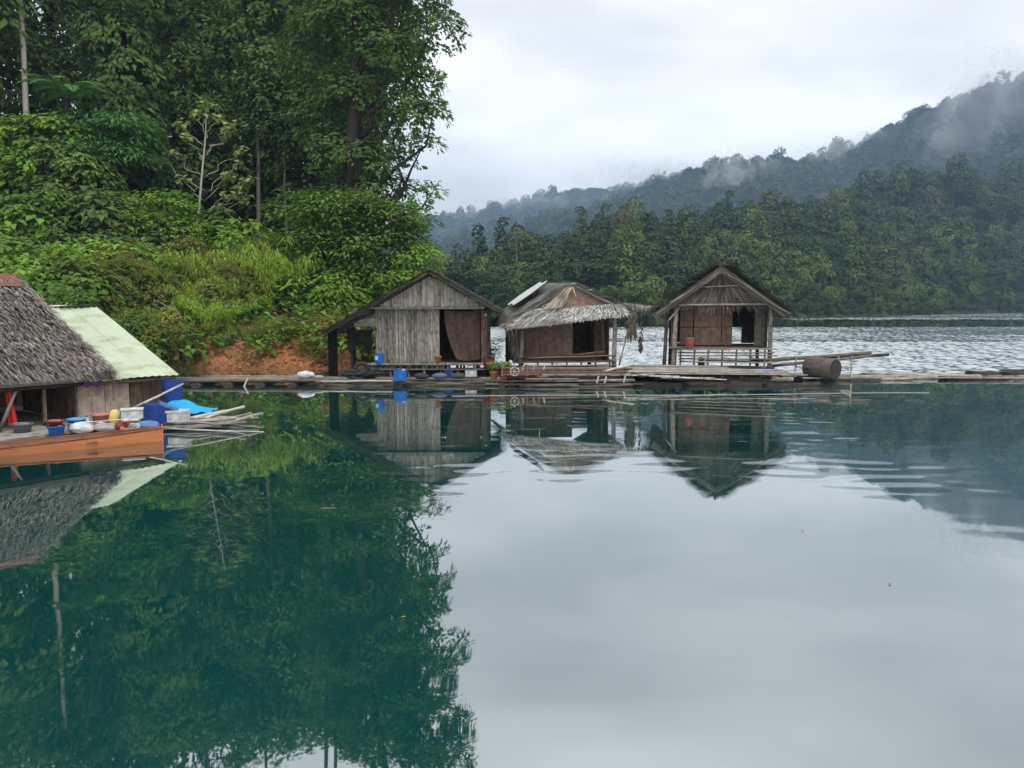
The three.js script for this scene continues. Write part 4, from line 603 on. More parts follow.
// ---------------------------------------------------------------- hut with the drooping thatch skirt
{
  const t = thing('thatched_hut', 'middle hut with shaggy grey thatch, a drooping front skirt and a mat gable', 'hut', [1.7, 0, -25], 0.14);
  const rf = new THREE.Group(); rf.name = 'roof'; t.add(rf);
  const tone = [0.33, 0.325, 0.305];
  thatch(rf, [-0.05, 3.2, -2.9], [0.18, 3.08, 0.15], [-1.9, 1.78, 0.2], [-2.1, 1.72, -2.9], { courses: 7, seed: 21, tone: [0.27, 0.262, 0.245], len: 0.46, rag: 1.8 });
  thatch(rf, [0.18, 3.08, 0.15], [-0.05, 3.2, -2.9], [1.9, 2.0, -2.9], [2.05, 2.3, 0.2], { courses: 7, seed: 22, tone, len: 0.46, rag: 1.4 });
  // skirt over the porch
  thatch(rf, [-0.85, 2.3, 0.2], [1.7, 2.44, 0.2], [1.78, 2.12, 0.75], [-2.0, 1.68, 0.75], { courses: 5, seed: 23, tone: [0.42, 0.41, 0.385], len: 0.3, rag: 1.5, wide: 0.03 });
  thatch(rf, [-0.85, 2.3, 0.2], [-0.86, 2.3, 0.19], [-2.0, 1.66, 0.75], [-2.0, 1.70, 0.1], { courses: 4, seed: 24, tone: [0.42, 0.38, 0.33], len: 0.36, rag: 1.2 });
  pole(rf, 'barge_pole', [0.2, 3.06, 0.26], [-1.9, 1.82, 0.3], 0.04, W.bambooDark); pole(rf, 'barge_pole', [0.2, 3.06, 0.26], [1.35, 2.5, 0.26], 0.04, W.bambooDark);
  { const g = new G(); g.quad([-0.75, 2.3, 0.12], [1.45, 2.45, 0.12], [0.75, 2.78, 0.12], [0.2, 3.0, 0.12], [0, 0, 2, 0, 1.4, 0.5, 0.9, 0.7]); part('gable_mat', g.geo(), mat(0.40, 0.29, 0.215, 0.95, { map: blotch, bumpMap: blotch, bumpScale: 0.02 }), rf); }
  // a fallen-in flap beside the gable
  thatch(rf, [0.05, 2.98, 0.22], [0.2, 3.02, 0.22], [-0.15, 2.36, 0.42], [-0.8, 2.3, 0.42], { courses: 3, seed: 26, tone: [0.42, 0.35, 0.29], len: 0.3, rag: 1.2, thick: 0.03 });
  { const g = new G(); const s = (u, v) => [lerp(-0.35, -1.45, v) - 0.06 * u, lerp(3.05, 2.30, v) + 0.03 * Math.sin(u * 9 + v * 3), lerp(-2.6, -0.5, u)]; for (let i = 0; i < 6; i++) for (let j = 0; j < 4; j++) g.quad(s(i / 6, j / 4), s((i + 1) / 6, j / 4), s((i + 1) / 6, (j + 1) / 4), s(i / 6, (j + 1) / 4)); const o = part('roof_sheet', g.geo(), P.white, rf, 'white plastic sheet laid over the thatch'); o.position.set(-0.06, 0.16, 0); }
  pole(t, 'post', [-1.5, 0.2, 0.35], [-1.42, 2.0, 0.3], 0.075, W.greyV); pole(t, 'post', [1.55, 0.2, 0.4], [1.6, 2.35, 0.35], 0.075, W.greyV); pole(t, 'post', [1.32, 0.6, 0.0], [1.25, 2.3, 0.0], 0.05, W.brownV); pole(t, 'brace', [1.7, 0.5, 0.5], [2.15, 2.2, 0.5], 0.022, W.bamboo); pole(t, 'post', [-1.5, 0.2, -2.7], [-1.5, 2, -2.7], 0.07, W.darkV); pole(t, 'post', [1.5, 0.2, -2.7], [1.5, 2.2, -2.7], 0.07, W.darkV);
  for (const [x, w, m] of [[-1.08, 0.78, W.ply], [-0.3, 0.78, W.ply], [0.26, 0.36, W.mat]]) plank(t, 'wall_panel', [x, 1.34, -0.7], [w - 0.015, 1.36, 0.02], m);
  plank(t, 'wall_panel', [1.36, 1.4, -0.7], [0.36, 1.4, 0.02], W.brownV); plank(t, 'back_wall', [0, 1.3, -2.8], [3, 1.5, 0.03], W.brownV); plank(t, 'side_wall', [-1.52, 1.2, -1.4], [0.03, 1.3, 2.7], W.brownV); plank(t, 'side_wall', [1.5, 1.3, -1.4], [0.03, 1.5, 2.7], W.brownV);
  for (let k = 0; k < 8; k++) plank(t, 'floor_board', [0, 0.62, 0.38 - 0.42 * k], [3.2, 0.04, 0.4], W.brownH);
  for (let k = 0; k < 7; k++) pole(t, 'stilt', [-1.4 + 0.47 * k, 0.15, 0.45], [-1.42 + 0.47 * k, 0.6, 0.45], 0.03, W.bambooDark);
  pole(t, 'rail', [-1.5, 0.74, 0.5], [1.62, 0.82, 0.5], 0.03, W.bambooDark); pole(t, 'rail', [-1.5, 0.5, 0.52], [1.62, 0.52, 0.52], 0.03, W.bamboo);
  for (let k = 0; k < 6; k++) plank(t, 'bench_slat', [0.3 + 0.1 * k, 0.76 + 0.028 * k, 0.1 + 0.06 * k], [1.5 - 0.12 * k, 0.03, 0.05], W.red, [0.2, 0.05 * (k - 2), 0.03 * (k - 3)]);
  { const g = new G(true), r = rng(5); for (let k = 0; k < 260; k++) { const q = 0.5 + 0.6 * r(), x = 1.95 + 0.3 * r(), y = 1.4 + 0.85 * Math.sqrt(r()), z = 0.35 + 0.3 * r(); g.tint = [0.2 * q, 0.18 * q, 0.15 * q]; g.leaf(x, y, z, ...norm([(r() - 0.5) * 0.6, -1, (r() - 0.5) * 0.5]), ...norm([r() - 0.5, 0.2, r()]), 0.3, 0.05); } part('hanging_thatch', g.geo(), thatchM, t).userData.kind = 'stuff'; }
  { const g = new G(true), r = rng(6); for (let k = 0; k < 220; k++) { const q = 0.5 + 0.6 * r(), y = 0.95 + 0.85 * r(); g.tint = [0.1 * q, 0.09 * q, 0.08 * q]; g.leaf(-1.65 - 0.25 * r() * (y - 0.6), y, 0.4 + 0.4 * r(), ...norm([(r() - 0.5) * 0.4, -1, (r() - 0.5) * 0.4]), ...norm([r() - 0.5, 0.2, r()]), 0.4, 0.06); } part('hanging_thatch', g.geo(), thatchM, t).userData.kind = 'stuff'; }
  { // the string of dried leaves beside the porch
    const g = new G(true), r = rng(8); for (let k = 0; k < 90; k++) { const y = k < 60 ? 0.95 + 0.45 * r() : 1.4 + 0.8 * r(), w = k < 60 ? 0.1 : 0.03, q = 0.5 + 0.7 * r(); g.tint = [0.1 * q, 0.09 * q, 0.075 * q]; g.leaf(2.42 + (r() - 0.5) * w, y, 0.5 + (r() - 0.5) * w, ...norm([(r() - 0.5), -0.8, (r() - 0.5)]), ...norm([r() - 0.5, 0.3, 1]), 0.14, 0.05); }
    part('dried_bunch', g.geo(), thatchM, t).userData.kind = 'stuff'; }
}
{ // the sagging line of thatch strung between two huts
  const t = thing('thatch_line', 'sagging strip of old thatch strung between the middle hut and the end hut', 'thatch', [0, 0, 0]), g = new G(true), r = rng(66);
  pole(t, 'pole', [3.7, 2.42, -25.1], [5.0, 2.3, -25.0], 0.03, W.bamboo);
  for (let k = 0; k < 260; k++) { const u = r(), q = 0.5 + 0.7 * r(); g.tint = [0.36 * q, 0.335 * q, 0.3 * q]; g.leaf(lerp(3.6, 5.05, u), lerp(2.48, 2.32, u) + 0.06 * r(), lerp(-25.1, -25, u) + 0.12 * (r() - 0.5), ...norm([(r() - 0.5) * 0.6, -1, (r() - 0.2) * 0.6]), ...norm([r() - 0.5, 0.4, r()]), 0.12 + 0.16 * r(), 0.035); }
  part('thatch_strip', g.geo(), thatchM, t).userData.kind = 'stuff';
}

// ---------------------------------------------------------------- hut at the end of the row
{
  const t = thing('end_hut', 'end hut with a steep brown thatched gable and a see-through doorway', 'hut', [6.65, 0, -24.8], -0.2);
  const rf = new THREE.Group(); rf.name = 'roof'; t.add(rf); const tone = [0.125, 0.108, 0.094];
  thatch(rf, [0.03, 3.68, -3.1], [0, 3.66, 0.55], [-2.1, 2.14, 0.6], [-2.15, 2.1, -3.1], { courses: 8, seed: 31, tone, len: 0.5, thick: 0.2, rag: 2.2, dense: 1.4 });
  thatch(rf, [0, 3.66, 0.55], [0.03, 3.68, -3.1], [2.1, 2.15, -3.1], [2.05, 2.2, 0.6], { courses: 8, seed: 32, tone, len: 0.5, thick: 0.2, rag: 2.2, dense: 1.4 });
  for (const [x, y] of [[-0.05, 3.67], [0.06, 3.68], [0, 3.73]]) pole(rf, 'ridge_bundle', [x, y, -3.15], [x, y, 0.6], 0.05, W.darkV);
  pole(rf, 'barge_pole', [0, 3.48, 0.68], [-2.0, 2.1, 0.72], 0.032, W.bambooDark, { bend: 0.04 }); pole(rf, 'barge_pole', [0.02, 3.5, 0.68], [2.1, 2.1, 0.72], 0.032, W.bambooDark, { bend: 0.04 }); pole(rf, 'barge_pole', [-0.15, 3.34, 0.66], [-1.55, 2.5, 0.68], 0.03, W.bamboo); pole(rf, 'barge_pole', [0.3, 3.42, 0.66], [2.1, 2.02, 0.7], 0.03, W.bambooDark);
  thatch(rf, [-0.1, 3.6, 0.3], [0.1, 3.6, 0.3], [1.62, 2.44, 0.42], [-1.6, 2.44, 0.42], { courses: 5, seed: 33, tone: [0.11, 0.096, 0.085], len: 0.36, rag: 0.6 });
  pole(rf, 'gable_tie', [-1.5, 2.42, 0.5], [1.6, 2.46, 0.5], 0.035, W.bamboo); pole(rf, 'gable_tie', [-0.65, 2.98, 0.5], [0.7, 3.05, 0.5], 0.018, W.bamboo);
  pole(t, 'post', [-1.42, 0.1, 0.34], [-1.36, 2.42, 0.3], 0.085, W.greyV); pole(t, 'post', [1.56, 0.1, 0.34], [1.56, 2.42, 0.3], 0.07, W.greyV); pole(t, 'post', [-1.7, 0.3, 0.1], [-1.62, 2.3, 0.1], 0.06, W.brownV); pole(t, 'post', [-1.5, 0.1, -2.6], [-1.5, 2.4, -2.6], 0.06, W.darkV); pole(t, 'post', [1.5, 0.1, -2.6], [1.5, 2.4, -2.6], 0.06, W.darkV);
  pole(t, 'brace', [-1.62, 1.9, 0.4], [-1.2, 2.4, 0.4], 0.025, W.pale);
  for (const [x, w, h] of [[-1.0, 0.44, 1.3], [-0.32, 0.88, 1.3], [0.3, 0.34, 1.3]]) plank(t, 'wall_panel', [x, 1.12 + h / 2, -0.55], [w - 0.014, h, 0.02], W.ply);
  pole(t, 'wall_batten', [-1.2, 1.7, -0.52], [0.45, 1.72, -0.52], 0.012, W.brownV, { n: 2 });
  plank(t, 'wall_panel', [1.34, 1.75, -0.55], [0.36, 1.3, 0.02], mat(0.24, 0.25, 0.215, 0.9, { map: blotch }));
  plank(t, 'side_wall', [-1.48, 1.75, -1.3], [0.03, 1.3, 2.5], W.ply); plank(t, 'side_wall', [1.5, 1.75, -1.3], [0.03, 1.3, 2.5], W.brownV);
  // back wall with the window that shows the lake
  plank(t, 'back_wall', [-0.55, 1.75, -2.6], [1.9, 1.3, 0.03], W.brownV); plank(t, 'back_wall', [1.22, 1.75, -2.6], [0.56, 1.3, 0.03], W.brownV); plank(t, 'back_wall', [0.67, 2.12, -2.6], [0.54, 0.9, 0.03], W.brownV);
  plank(t, 'unseen_ceiling_mat', [0, 2.44, -1.2], [3, 0.02, 2.8], W.brownH);
  for (let k = 0; k < 7; k++) plank(t, 'floor_board', [0, 1.07, 0.3 - 0.42 * k], [3.1, 0.04, 0.4], W.brownH);
  for (let k = 0; k < 5; k++) pole(t, 'porch_rail', [-1.3 + 0.02 * k, 1.02 - 0.1 * k, 0.5], [1.75 - 0.1 * (k % 2), 1.05 - 0.1 * k, 0.5 + 0.03 * (k % 2)], 0.024, k % 2 ? W.bambooDark : W.bamboo);
  for (let k = 0; k < 7; k++) pole(t, 'stilt', [-1.2 + 0.43 * k, 0.1, 0.45], [-1.18 + 0.43 * k, 1.05, 0.42], 0.03, k % 2 ? W.bambooDark : W.greyV);
  pole(t, 'stump', [-0.55, 0.1, 0.2], [-0.52, 0.75, 0.2], 0.11, W.darkV); plank(t, 'step', [0.35, 0.66, 0.35], [1.5, 0.04, 0.3], W.darkH); plank(t, 'step', [0.75, 0.5, 0.48], [0.9, 0.04, 0.22], W.darkH);
}

// ---------------------------------------------------------------- rafts
function raft(label, o) {                                   // long poles side by side on a few cross logs
  const { x0, x1, z0, z1, y = 0.16, r = 0.055, m = [W.bamboo, W.bambooDark], cross = 4, name = 'bamboo_raft', ragged = 0.5, logs = true } = o, R = rng(o.seed);
  const t = thing(name, label, 'raft', [0, 0, 0], 0, 'rafts under the huts'), n = Math.max(2, Math.round(Math.abs(z1 - z0) / (2.15 * r)));
  for (let k = 0; k < n; k++) { const z = lerp(z0, z1, (k + 0.5) / n), a = x0 + (R() - 0.3) * ragged, b = x1 - (R() - 0.3) * ragged, yy = y + 0.03 * (R() - 0.5), tilt = 0.05 * (R() - 0.5); pole(t, 'pole', [a, yy, -z], [b, yy + tilt, -z + 0.05 * (R() - 0.5)], r * (0.85 + 0.3 * R()), m[R() < (o.light ?? 0.6) ? 0 : 1], { bend: 0.006, n: 6, sides: 7 }); }
  if (logs) for (let k = 0; k < cross; k++) { const x = lerp(x0 + 0.3, x1 - 0.3, k / (cross - 1)); pole(t, 'cross_log', [x, y - 0.14, -z0 + 0.25], [x + 0.1, y - 0.14, -z1 - 0.1], 0.09, W.darkV); }
  return t;
}
raft('narrow bamboo walkway between the moored house and the slatted hut', { x0: -10.8, x1: -5.4, z0: 23.2, z1: 24.3, y: 0.13, seed: 1, name: 'bamboo_walkway', light: 0.25, cross: 6, ragged: 1.4 });
raft('dark bamboo raft carrying the slatted hut', { x0: -5.9, x1: -0.4, z0: 23.5, z1: 28.2, y: 0.08, r: 0.085, seed: 2, light: 0.35, cross: 5 });
raft('planked raft carrying the hut with the drooping skirt', { x0: -0.3, x1: 3.7, z0: 24.0, z1: 28.2, y: 0.16, r: 0.085, seed: 3, light: 0.4, cross: 4 });
raft('bamboo raft carrying the end hut', { x0: 4.2, x1: 8.9, z0: 24.1, z1: 28, y: 0.12, r: 0.085, seed: 4, light: 0.5, cross: 4 });
{ // long planks and beams along the front edge
  const t = thing('plank_deck', 'long weathered planks laid along the front of the slatted hut', 'deck', [0, 0, 0]), R = rng(41);
  for (let k = 0; k < 7; k++) plank(t, 'plank', [-3.2 + 1.6 * (R() - 0.5), 0.07 + 0.016 * k + 0.02 * R(), -23.15 - 0.14 * k], [2.4 + 2.4 * R(), 0.03, 0.12], k % 4 === 1 ? W.greyH : W.darkH, [0.1 * (R() - 0.5), 0.03 * (R() - 0.5), 0.014 * (R() - 0.5)], 0.6);
  for (let k = 0; k < 7; k++) { const x = -5.9 + 3.4 * R(), l = 1.6 + 1.8 * R(); pole(t, 'pole', [x, 0.01 + 0.07 * R(), -23.0 - 0.1 * R()], [x + l, 0.01 + 0.07 * R(), -23.0 - 0.12 * R()], 0.025 + 0.025 * R(), k % 2 ? W.bambooDark : W.darkV, { bend: 0.02 }); }
  pole(t, 'pole', [-5.9, 0.14, -23.0], [-3.6, 0.15, -22.98], 0.03, W.pale); for (let k = 0; k < 6; k++) { const x = -5.6 + 0.95 * k + 0.3 * R(); pole(t, 'float_log', [x, -0.03, -23.1], [x + 0.1, -0.02, -24.2], 0.1, W.darkV); }
}
{ // stepped planks before the middle hut
  const t = thing('plank_deck', 'stepped reddish planks in front of the middle hut', 'deck', [0, 0, 0]), R = rng(42);
  const rows = [[-0.4, 3.6, 0.07, 22.95, W.darkH], [0.5, 3.7, 0.17, 23.1, W.greyH], [-0.2, 2.4, 0.26, 23.3, W.red], [0.9, 3.9, 0.3, 23.5, W.greyH], [-0.3, 3.6, 0.36, 23.75, W.red], [0.0, 3.9, 0.42, 24.0, W.brownH], [-0.2, 3.8, 0.44, 24.25, W.greyH]];
  for (const [a, b, y, z, m] of rows) plank(t, 'plank', [(a + b) / 2, y, -z], [b - a, 0.04, 0.22], m, [0.06, 0.01 * (R() - 0.5), 0.012 * (R() - 0.5)], 0.4);
  for (let k = 0; k < 4; k++) plank(t, 'plank', [0.5 + 0.7 * k, 0.16 + 0.06 * (k % 3), -22.95 - 0.1 * k], [1.6, 0.035, 0.15], k % 2 ? W.greyH : W.darkH, [0, 0.04 * (R() - 0.5), 0.03 * (R() - 0.5)], 0.5);
  for (const [x, y, z, h] of [[0.35, 0.5, 23.75, 0.2], [0.68, 0.5, 23.75, 0.2], [1.0, 0.5, 23.75, 0.2], [2.55, 0.2, 22.8, 0.24], [2.78, 0.2, 22.8, 0.24], [3.35, 0.22, 22.8, 0.26]]) pole(t, 'peg', [x - 0.03, y - h / 2, -z], [x + 0.03, y + h / 2, -z], 0.025, W.pale);
  for (let k = 0; k < 5; k++) { const x = -0.3 + 0.8 * k; pole(t, 'float_log', [x, 0.0, -22.8], [x + 0.1, 0.02, -24.2], 0.09, W.darkV); } pole(t, 'pole', [0.2, 0.03, -22.75], [3.6, 0.05, -22.78], 0.045, W.bambooDark, { bend: 0.02 }); pole(t, 'pole', [2.0, 0.1, -22.7], [3.9, 0.06, -22.8], 0.035, W.darkV, { bend: 0.02 }); pole(t, 'pole', [2.75, 0.42, -23.2], [3.75, 0.62, -23.6], 0.035, W.pale);
}
{ // split-bamboo mat platform before the end hut
  const t = thing('bamboo_platform', 'pale split-bamboo platform sloping to the water before the end hut', 'platform', [0, 0, 0]), R = rng(43);
  for (let k = 0; k < 26; k++) { const z = 22.95 + 0.062 * k, sag = 0.05 * Math.sin(k * 0.6); plank(t, 'bamboo_strip', [6.15 + 0.5 * (R() - 0.5) - 0.012 * k, 0.37 + 0.005 * k + sag * 0.3, -z], [4.7 + 0.7 * R() - 0.03 * k, 0.018, 0.055], k % 5 === 2 ? W.greyH : wood0(R), [0.1 * (R() - 0.5), 0.012 * (R() - 0.5), -0.012 + 0.008 * (R() - 0.5)], 0.45); }
  for (let k = 0; k < 9; k++) { const x = 3.9 + 0.6 * k; pole(t, 'joist', [x, 0.29, -22.98], [x + 0.06, 0.3, -24.5], 0.035, W.darkV); }
  for (let k = 0; k < 4; k++) { const x = 3.6 + 1.3 * k + 0.3 * R(); pole(t, 'float_log', [x, 0.0 + 0.06 * R(), -23.05 - 0.1 * R()], [x + 1.4 + 0.6 * R(), 0.02 + 0.06 * R(), -23.1 - 0.1 * R()], 0.08 + 0.04 * R(), W.darkV, { n: 5, bend: 0.03 }); } pole(t, 'float_log', [3.7, 0.04, -24.2], [9.2, 0.05, -24.3], 0.12, W.black, { n: 7 });  // near-black log colour paints the shade gap beneath the platform
  for (let k = 0; k < 5; k++) plank(t, 'loose_strip', [4.2 + 0.35 * k, 0.33 - 0.02 * k, -22.9 + 0.02 * k], [1.6, 0.015, 0.05], W.pale, [0.2, 0.05 * (R() - 0.5), -0.05 + 0.1 * (R() - 0.5)], 0.4);
}
function wood0(R) { return R() < 0.65 ? W.stripPale : W.stripGrey; }
{ // poles, logs and floating bamboo to the far end
  const R = rng(44);
  const t = thing('pole_rack', 'rack of long dark poles propped on thin legs beside the end hut', 'rack', [0, 0, 0]);
  pole(t, 'pole', [7.9, 0.55, -25.4], [12.0, 0.86, -25.7], 0.06, W.bambooDark); pole(t, 'pole', [8.4, 0.42, -25.2], [11.9, 0.74, -25.5], 0.05, W.bambooDark); pole(t, 'pole', [9.8, 0.66, -25.6], [12.7, 0.76, -25.9], 0.055, W.darkV);
  for (const x of [9.35, 10.75, 11.2]) { pole(t, 'leg', [x, -0.1, -25.3], [x + 0.05, 0.75, -25.4], 0.03, W.pale); } pole(t, 'brace', [10.3, 0.35, -25.25], [11.25, 0.4, -25.3], 0.025, W.pale); pole(t, 'brace', [10.4, 0.15, -25.25], [11.2, 0.55, -25.3], 0.02, W.pale);
  const f = thing('floating_bamboo', 'line of floating bamboo poles trailing from the rafts across the lake', 'bamboo', [0, 0, 0]);
  for (let k = 0; k < 16; k++) { const x = 8.6 + 9.5 * R(), z = 24.6 + 1.4 * R() + 0.06 * (x - 9), l = 1.8 + 2.6 * R(); pole(f, 'pole', [x, 0.03 + 0.05 * R(), -z], [x + l, 0.03 + 0.06 * R(), -z - 0.25 * (R() - 0.3)], 0.045 + 0.03 * R(), R() < 0.6 ? W.bamboo : W.bambooDark, { bend: 0.01 }); }
  for (let k = 0; k < 6; k++) plank(f, 'plank', [9 + 1.6 * k + R(), 0.09, -24.7 - 0.2 * R()], [1.8, 0.03, 0.14], W.greyH, [0, 0.1 * (R() - 0.5), 0.02 * (R() - 0.5)]);
  // the bundle of drifted logs at the far end
  const b = thing('log_bundle', 'heap of drifted dark logs at the far end of the floating bamboo', 'logs', [0, 0, 0]);
  for (let k = 0; k < 8; k++) { const x = 15.2 + 2.4 * R(), z = 25.6 + 0.9 * R(); pole(b, 'log', [x, 0.06 + 0.1 * R(), -z], [x + 2.6, 0.05 + 0.08 * R(), -z - 0.2 * R()], 0.07 + 0.03 * R(), k % 2 ? W.darkV : W.bamboo); }
  // thin floating rope line in front
  const g = new G(), pts = []; for (let k = 0; k <= 24; k++) { const u = k / 24; pts.push([lerp(-1.6, 11.6, u), 0.004, -lerp(20.4, 21.2, u) - 0.12 * Math.sin(u * 9)]); } g.tube(pts, 0.007, 5, false); single('mooring_rope', g.geo(), P.grey, 'thin pale rope floating on the still water in front of the huts', 'rope');
}
{ // the thick drum lying by the rack
  const t = thing('log_drum', 'thick short drum lying on its side beside the pole rack', 'drum', [10.05, 0.39, -24.9], -0.95);
  const g = lathe([[0.001, -0.5], [0.31, -0.5], [0.34, -0.47], [0.34, -0.2], [0.352, -0.18], [0.34, -0.16], [0.34, 0.16], [0.352, 0.18], [0.34, 0.2], [0.34, 0.47], [0.31, 0.5]], 28), o = part('shell', g, mat(0.15, 0.125, 0.105, 0.95, { map: stained, bumpMap: blotch, bumpScale: 0.05, vertexColors: false }), t); o.rotation.z = -Math.PI / 2;
  const e = part('end_face', lathe([[0.001, 0], [0.3, 0], [0.31, 0.015]], 28), mat(0.06, 0.055, 0.05, 0.95, { map: blotch, vertexColors: false }), t); e.rotation.z = -Math.PI / 2; e.position.x = 0.5;
}

// ---------------------------------------------------------------- the moored house with the big thatched roof
const mint = dataTex(256, (u, v) => { const n = fbm(u * 5, v * 8, 3, 4), s = sstep(0.56, 0.7, fbm(u * 3 + 8, v * 16, 6, 3)), k = 0.9 + 0.2 * (n - 0.5); return [lerp(0.80, 0.66, s) * k, lerp(0.845, 0.68, s) * k, lerp(0.74, 0.52, s) * k]; });
{
  const t = thing('thatched_house', 'low moored house with a large dark thatched roof and a pale green metal side roof', 'house', [-9.21, 0, -13.76], 0.927);
  const rf = new THREE.Group(); rf.name = 'thatched_roof'; t.add(rf);
  thatch(rf, [-4.2, 2.93, -2.2], [1.17, 2.93, -2.2], [2.02, 0.98, 0.02], [-4.2, 0.98, 0.02], { courses: 20, seed: 51, tone: [0.215, 0.19, 0.17], len: 0.2, thick: 0.08, dense: 1.6, wide: 0.026, rag: 1.3 });
  thatch(rf, [1.17, 2.93, -2.2], [1.16, 2.93, -2.22], [2.0, 1.1, -4.2], [2.02, 0.98, 0.02], { courses: 8, seed: 52, tone: [0.22, 0.2, 0.175], len: 0.34, thick: 0.06 });
  thatch(rf, [1.17, 2.93, -2.2], [-4.2, 2.93, -2.2], [-4.2, 1.0, -4.4], [2.0, 1.0, -4.4], { courses: 8, seed: 53, tone: [0.24, 0.215, 0.19], len: 0.34, thick: 0.06 });
  { const g = new G(), red = mat(0.26, 0.105, 0.085, 0.8, { map: blotch }); for (let k = 0; k < 3; k++) { const a = -4.2 + 1.8 * k, b = a + 1.78, g1 = new G(); g1.quad([a, 3.06, -2.2], [a, 2.80, -1.84], [b, 2.80, -1.84], [b, 3.06, -2.2]); g1.quad([a, 3.06, -2.2], [b, 3.06, -2.2], [b, 2.80, -2.5], [a, 2.80, -2.5]); part('ridge_sheet', g1.geo(), red, rf, 'rusty red sheet bent over the ridge'); } }
  // corrugated metal roof in three overlapping sheets
  const mr = new THREE.Group(); mr.name = 'metal_roof'; t.add(mr);
  for (let s = 0; s < 3; s++) {
    const g = new G(), nu = 36, nv = 8, u0 = s / 3, u1 = (s + 1) / 3 + 0.015, P0 = (u, v) => { const x = lerp(lerp(1.45, 3.12, u), lerp(1.55, 3.36, u), v), z = lerp(-2.98, 0.04, v), y = lerp(2.35, 0.93, v) + 0.007 * Math.sin(u * 3 * 12 * 6.28 / 3) + 0.012 * Math.sin(u * 7 + v * 4) + 0.006 * s; return [x, y, z]; };
    for (let j = 0; j < nv; j++) for (let i = 0; i < nu; i++) { const a = lerp(u0, u1, i / nu), b = lerp(u0, u1, (i + 1) / nu); g.quad(P0(a, j / nv), P0(a, (j + 1) / nv), P0(b, (j + 1) / nv), P0(b, j / nv), [a, j / nv, a, (j + 1) / nv, b, (j + 1) / nv, b, j / nv]); }
    part('roof_sheet', g.geo(), mat(0.56, 0.60, 0.51, 0.6, { map: mint }), mr);
  }
  pole(mr, 'batten', [1.5, 2.38, -3.0], [2.5, 2.4, -3.0], 0.03, W.pale); pole(mr, 'batten', [2.3, 2.37, -2.9], [3.0, 2.42, -2.95], 0.025, W.darkV);
  pole(t, 'roof_beam', [1.5, 0.87, -0.05], [3.35, 0.86, -0.05], 0.03, W.brownV); pole(t, 'roof_beam', [-4, 0.9, -0.15], [1.9, 0.9, -0.15], 0.04, W.darkV);
  for (let k = 0; k < 3; k++) plank(t, 'wall_panel', [1.72 + 0.5 * k, 0.5, -0.32 + 0.004 * k], [0.49, 0.78, 0.02], k === 2 ? W.brownV : W.board);
  plank(t, 'wall_panel', [3.08, 0.52, -0.33], [0.22, 0.74, 0.02], W.brownV); plank(t, 'side_wall', [3.2, 0.6, -1.7], [0.03, 0.9, 2.7], W.board); plank(t, 'unseen_ceiling_mat', [-1.2, 1.02, -2.1], [5.2, 0.02, 3.7], W.brownH); plank(t, 'back_wall', [-0.4, 0.6, -4.0], [7.4, 1.2, 0.03], W.brownV); plank(t, 'partition', [1.42, 0.7, -1.6], [0.03, 1.1, 2.5], W.brownV); plank(t, 'gable_wall', [-4.1, 0.75, -2.1], [0.03, 1.6, 4.4], W.brownV);  // the ceiling mat is unseen, added to darken the open house interior
  for (const x of [-1.6, -0.25, 0.78, 1.4]) pole(t, 'post', [x, 0.1, -0.2], [x + 0.02, 0.95, -0.2], 0.04, x === 1.4 ? W.greyV : W.brownV);
  for (let k = 0; k < 12; k++) plank(t, 'floor_board', [-0.3, 0.11, 0.75 - 0.4 * k], [7.4, 0.04, 0.38], W.greyH);
  for (let k = 0; k < 5; k++) pole(t, 'float_log', [-3.6 + 1.6 * k, 0.0, 0.9], [-3.6 + 1.6 * k, 0.0, -4], 0.1, W.darkV);
}
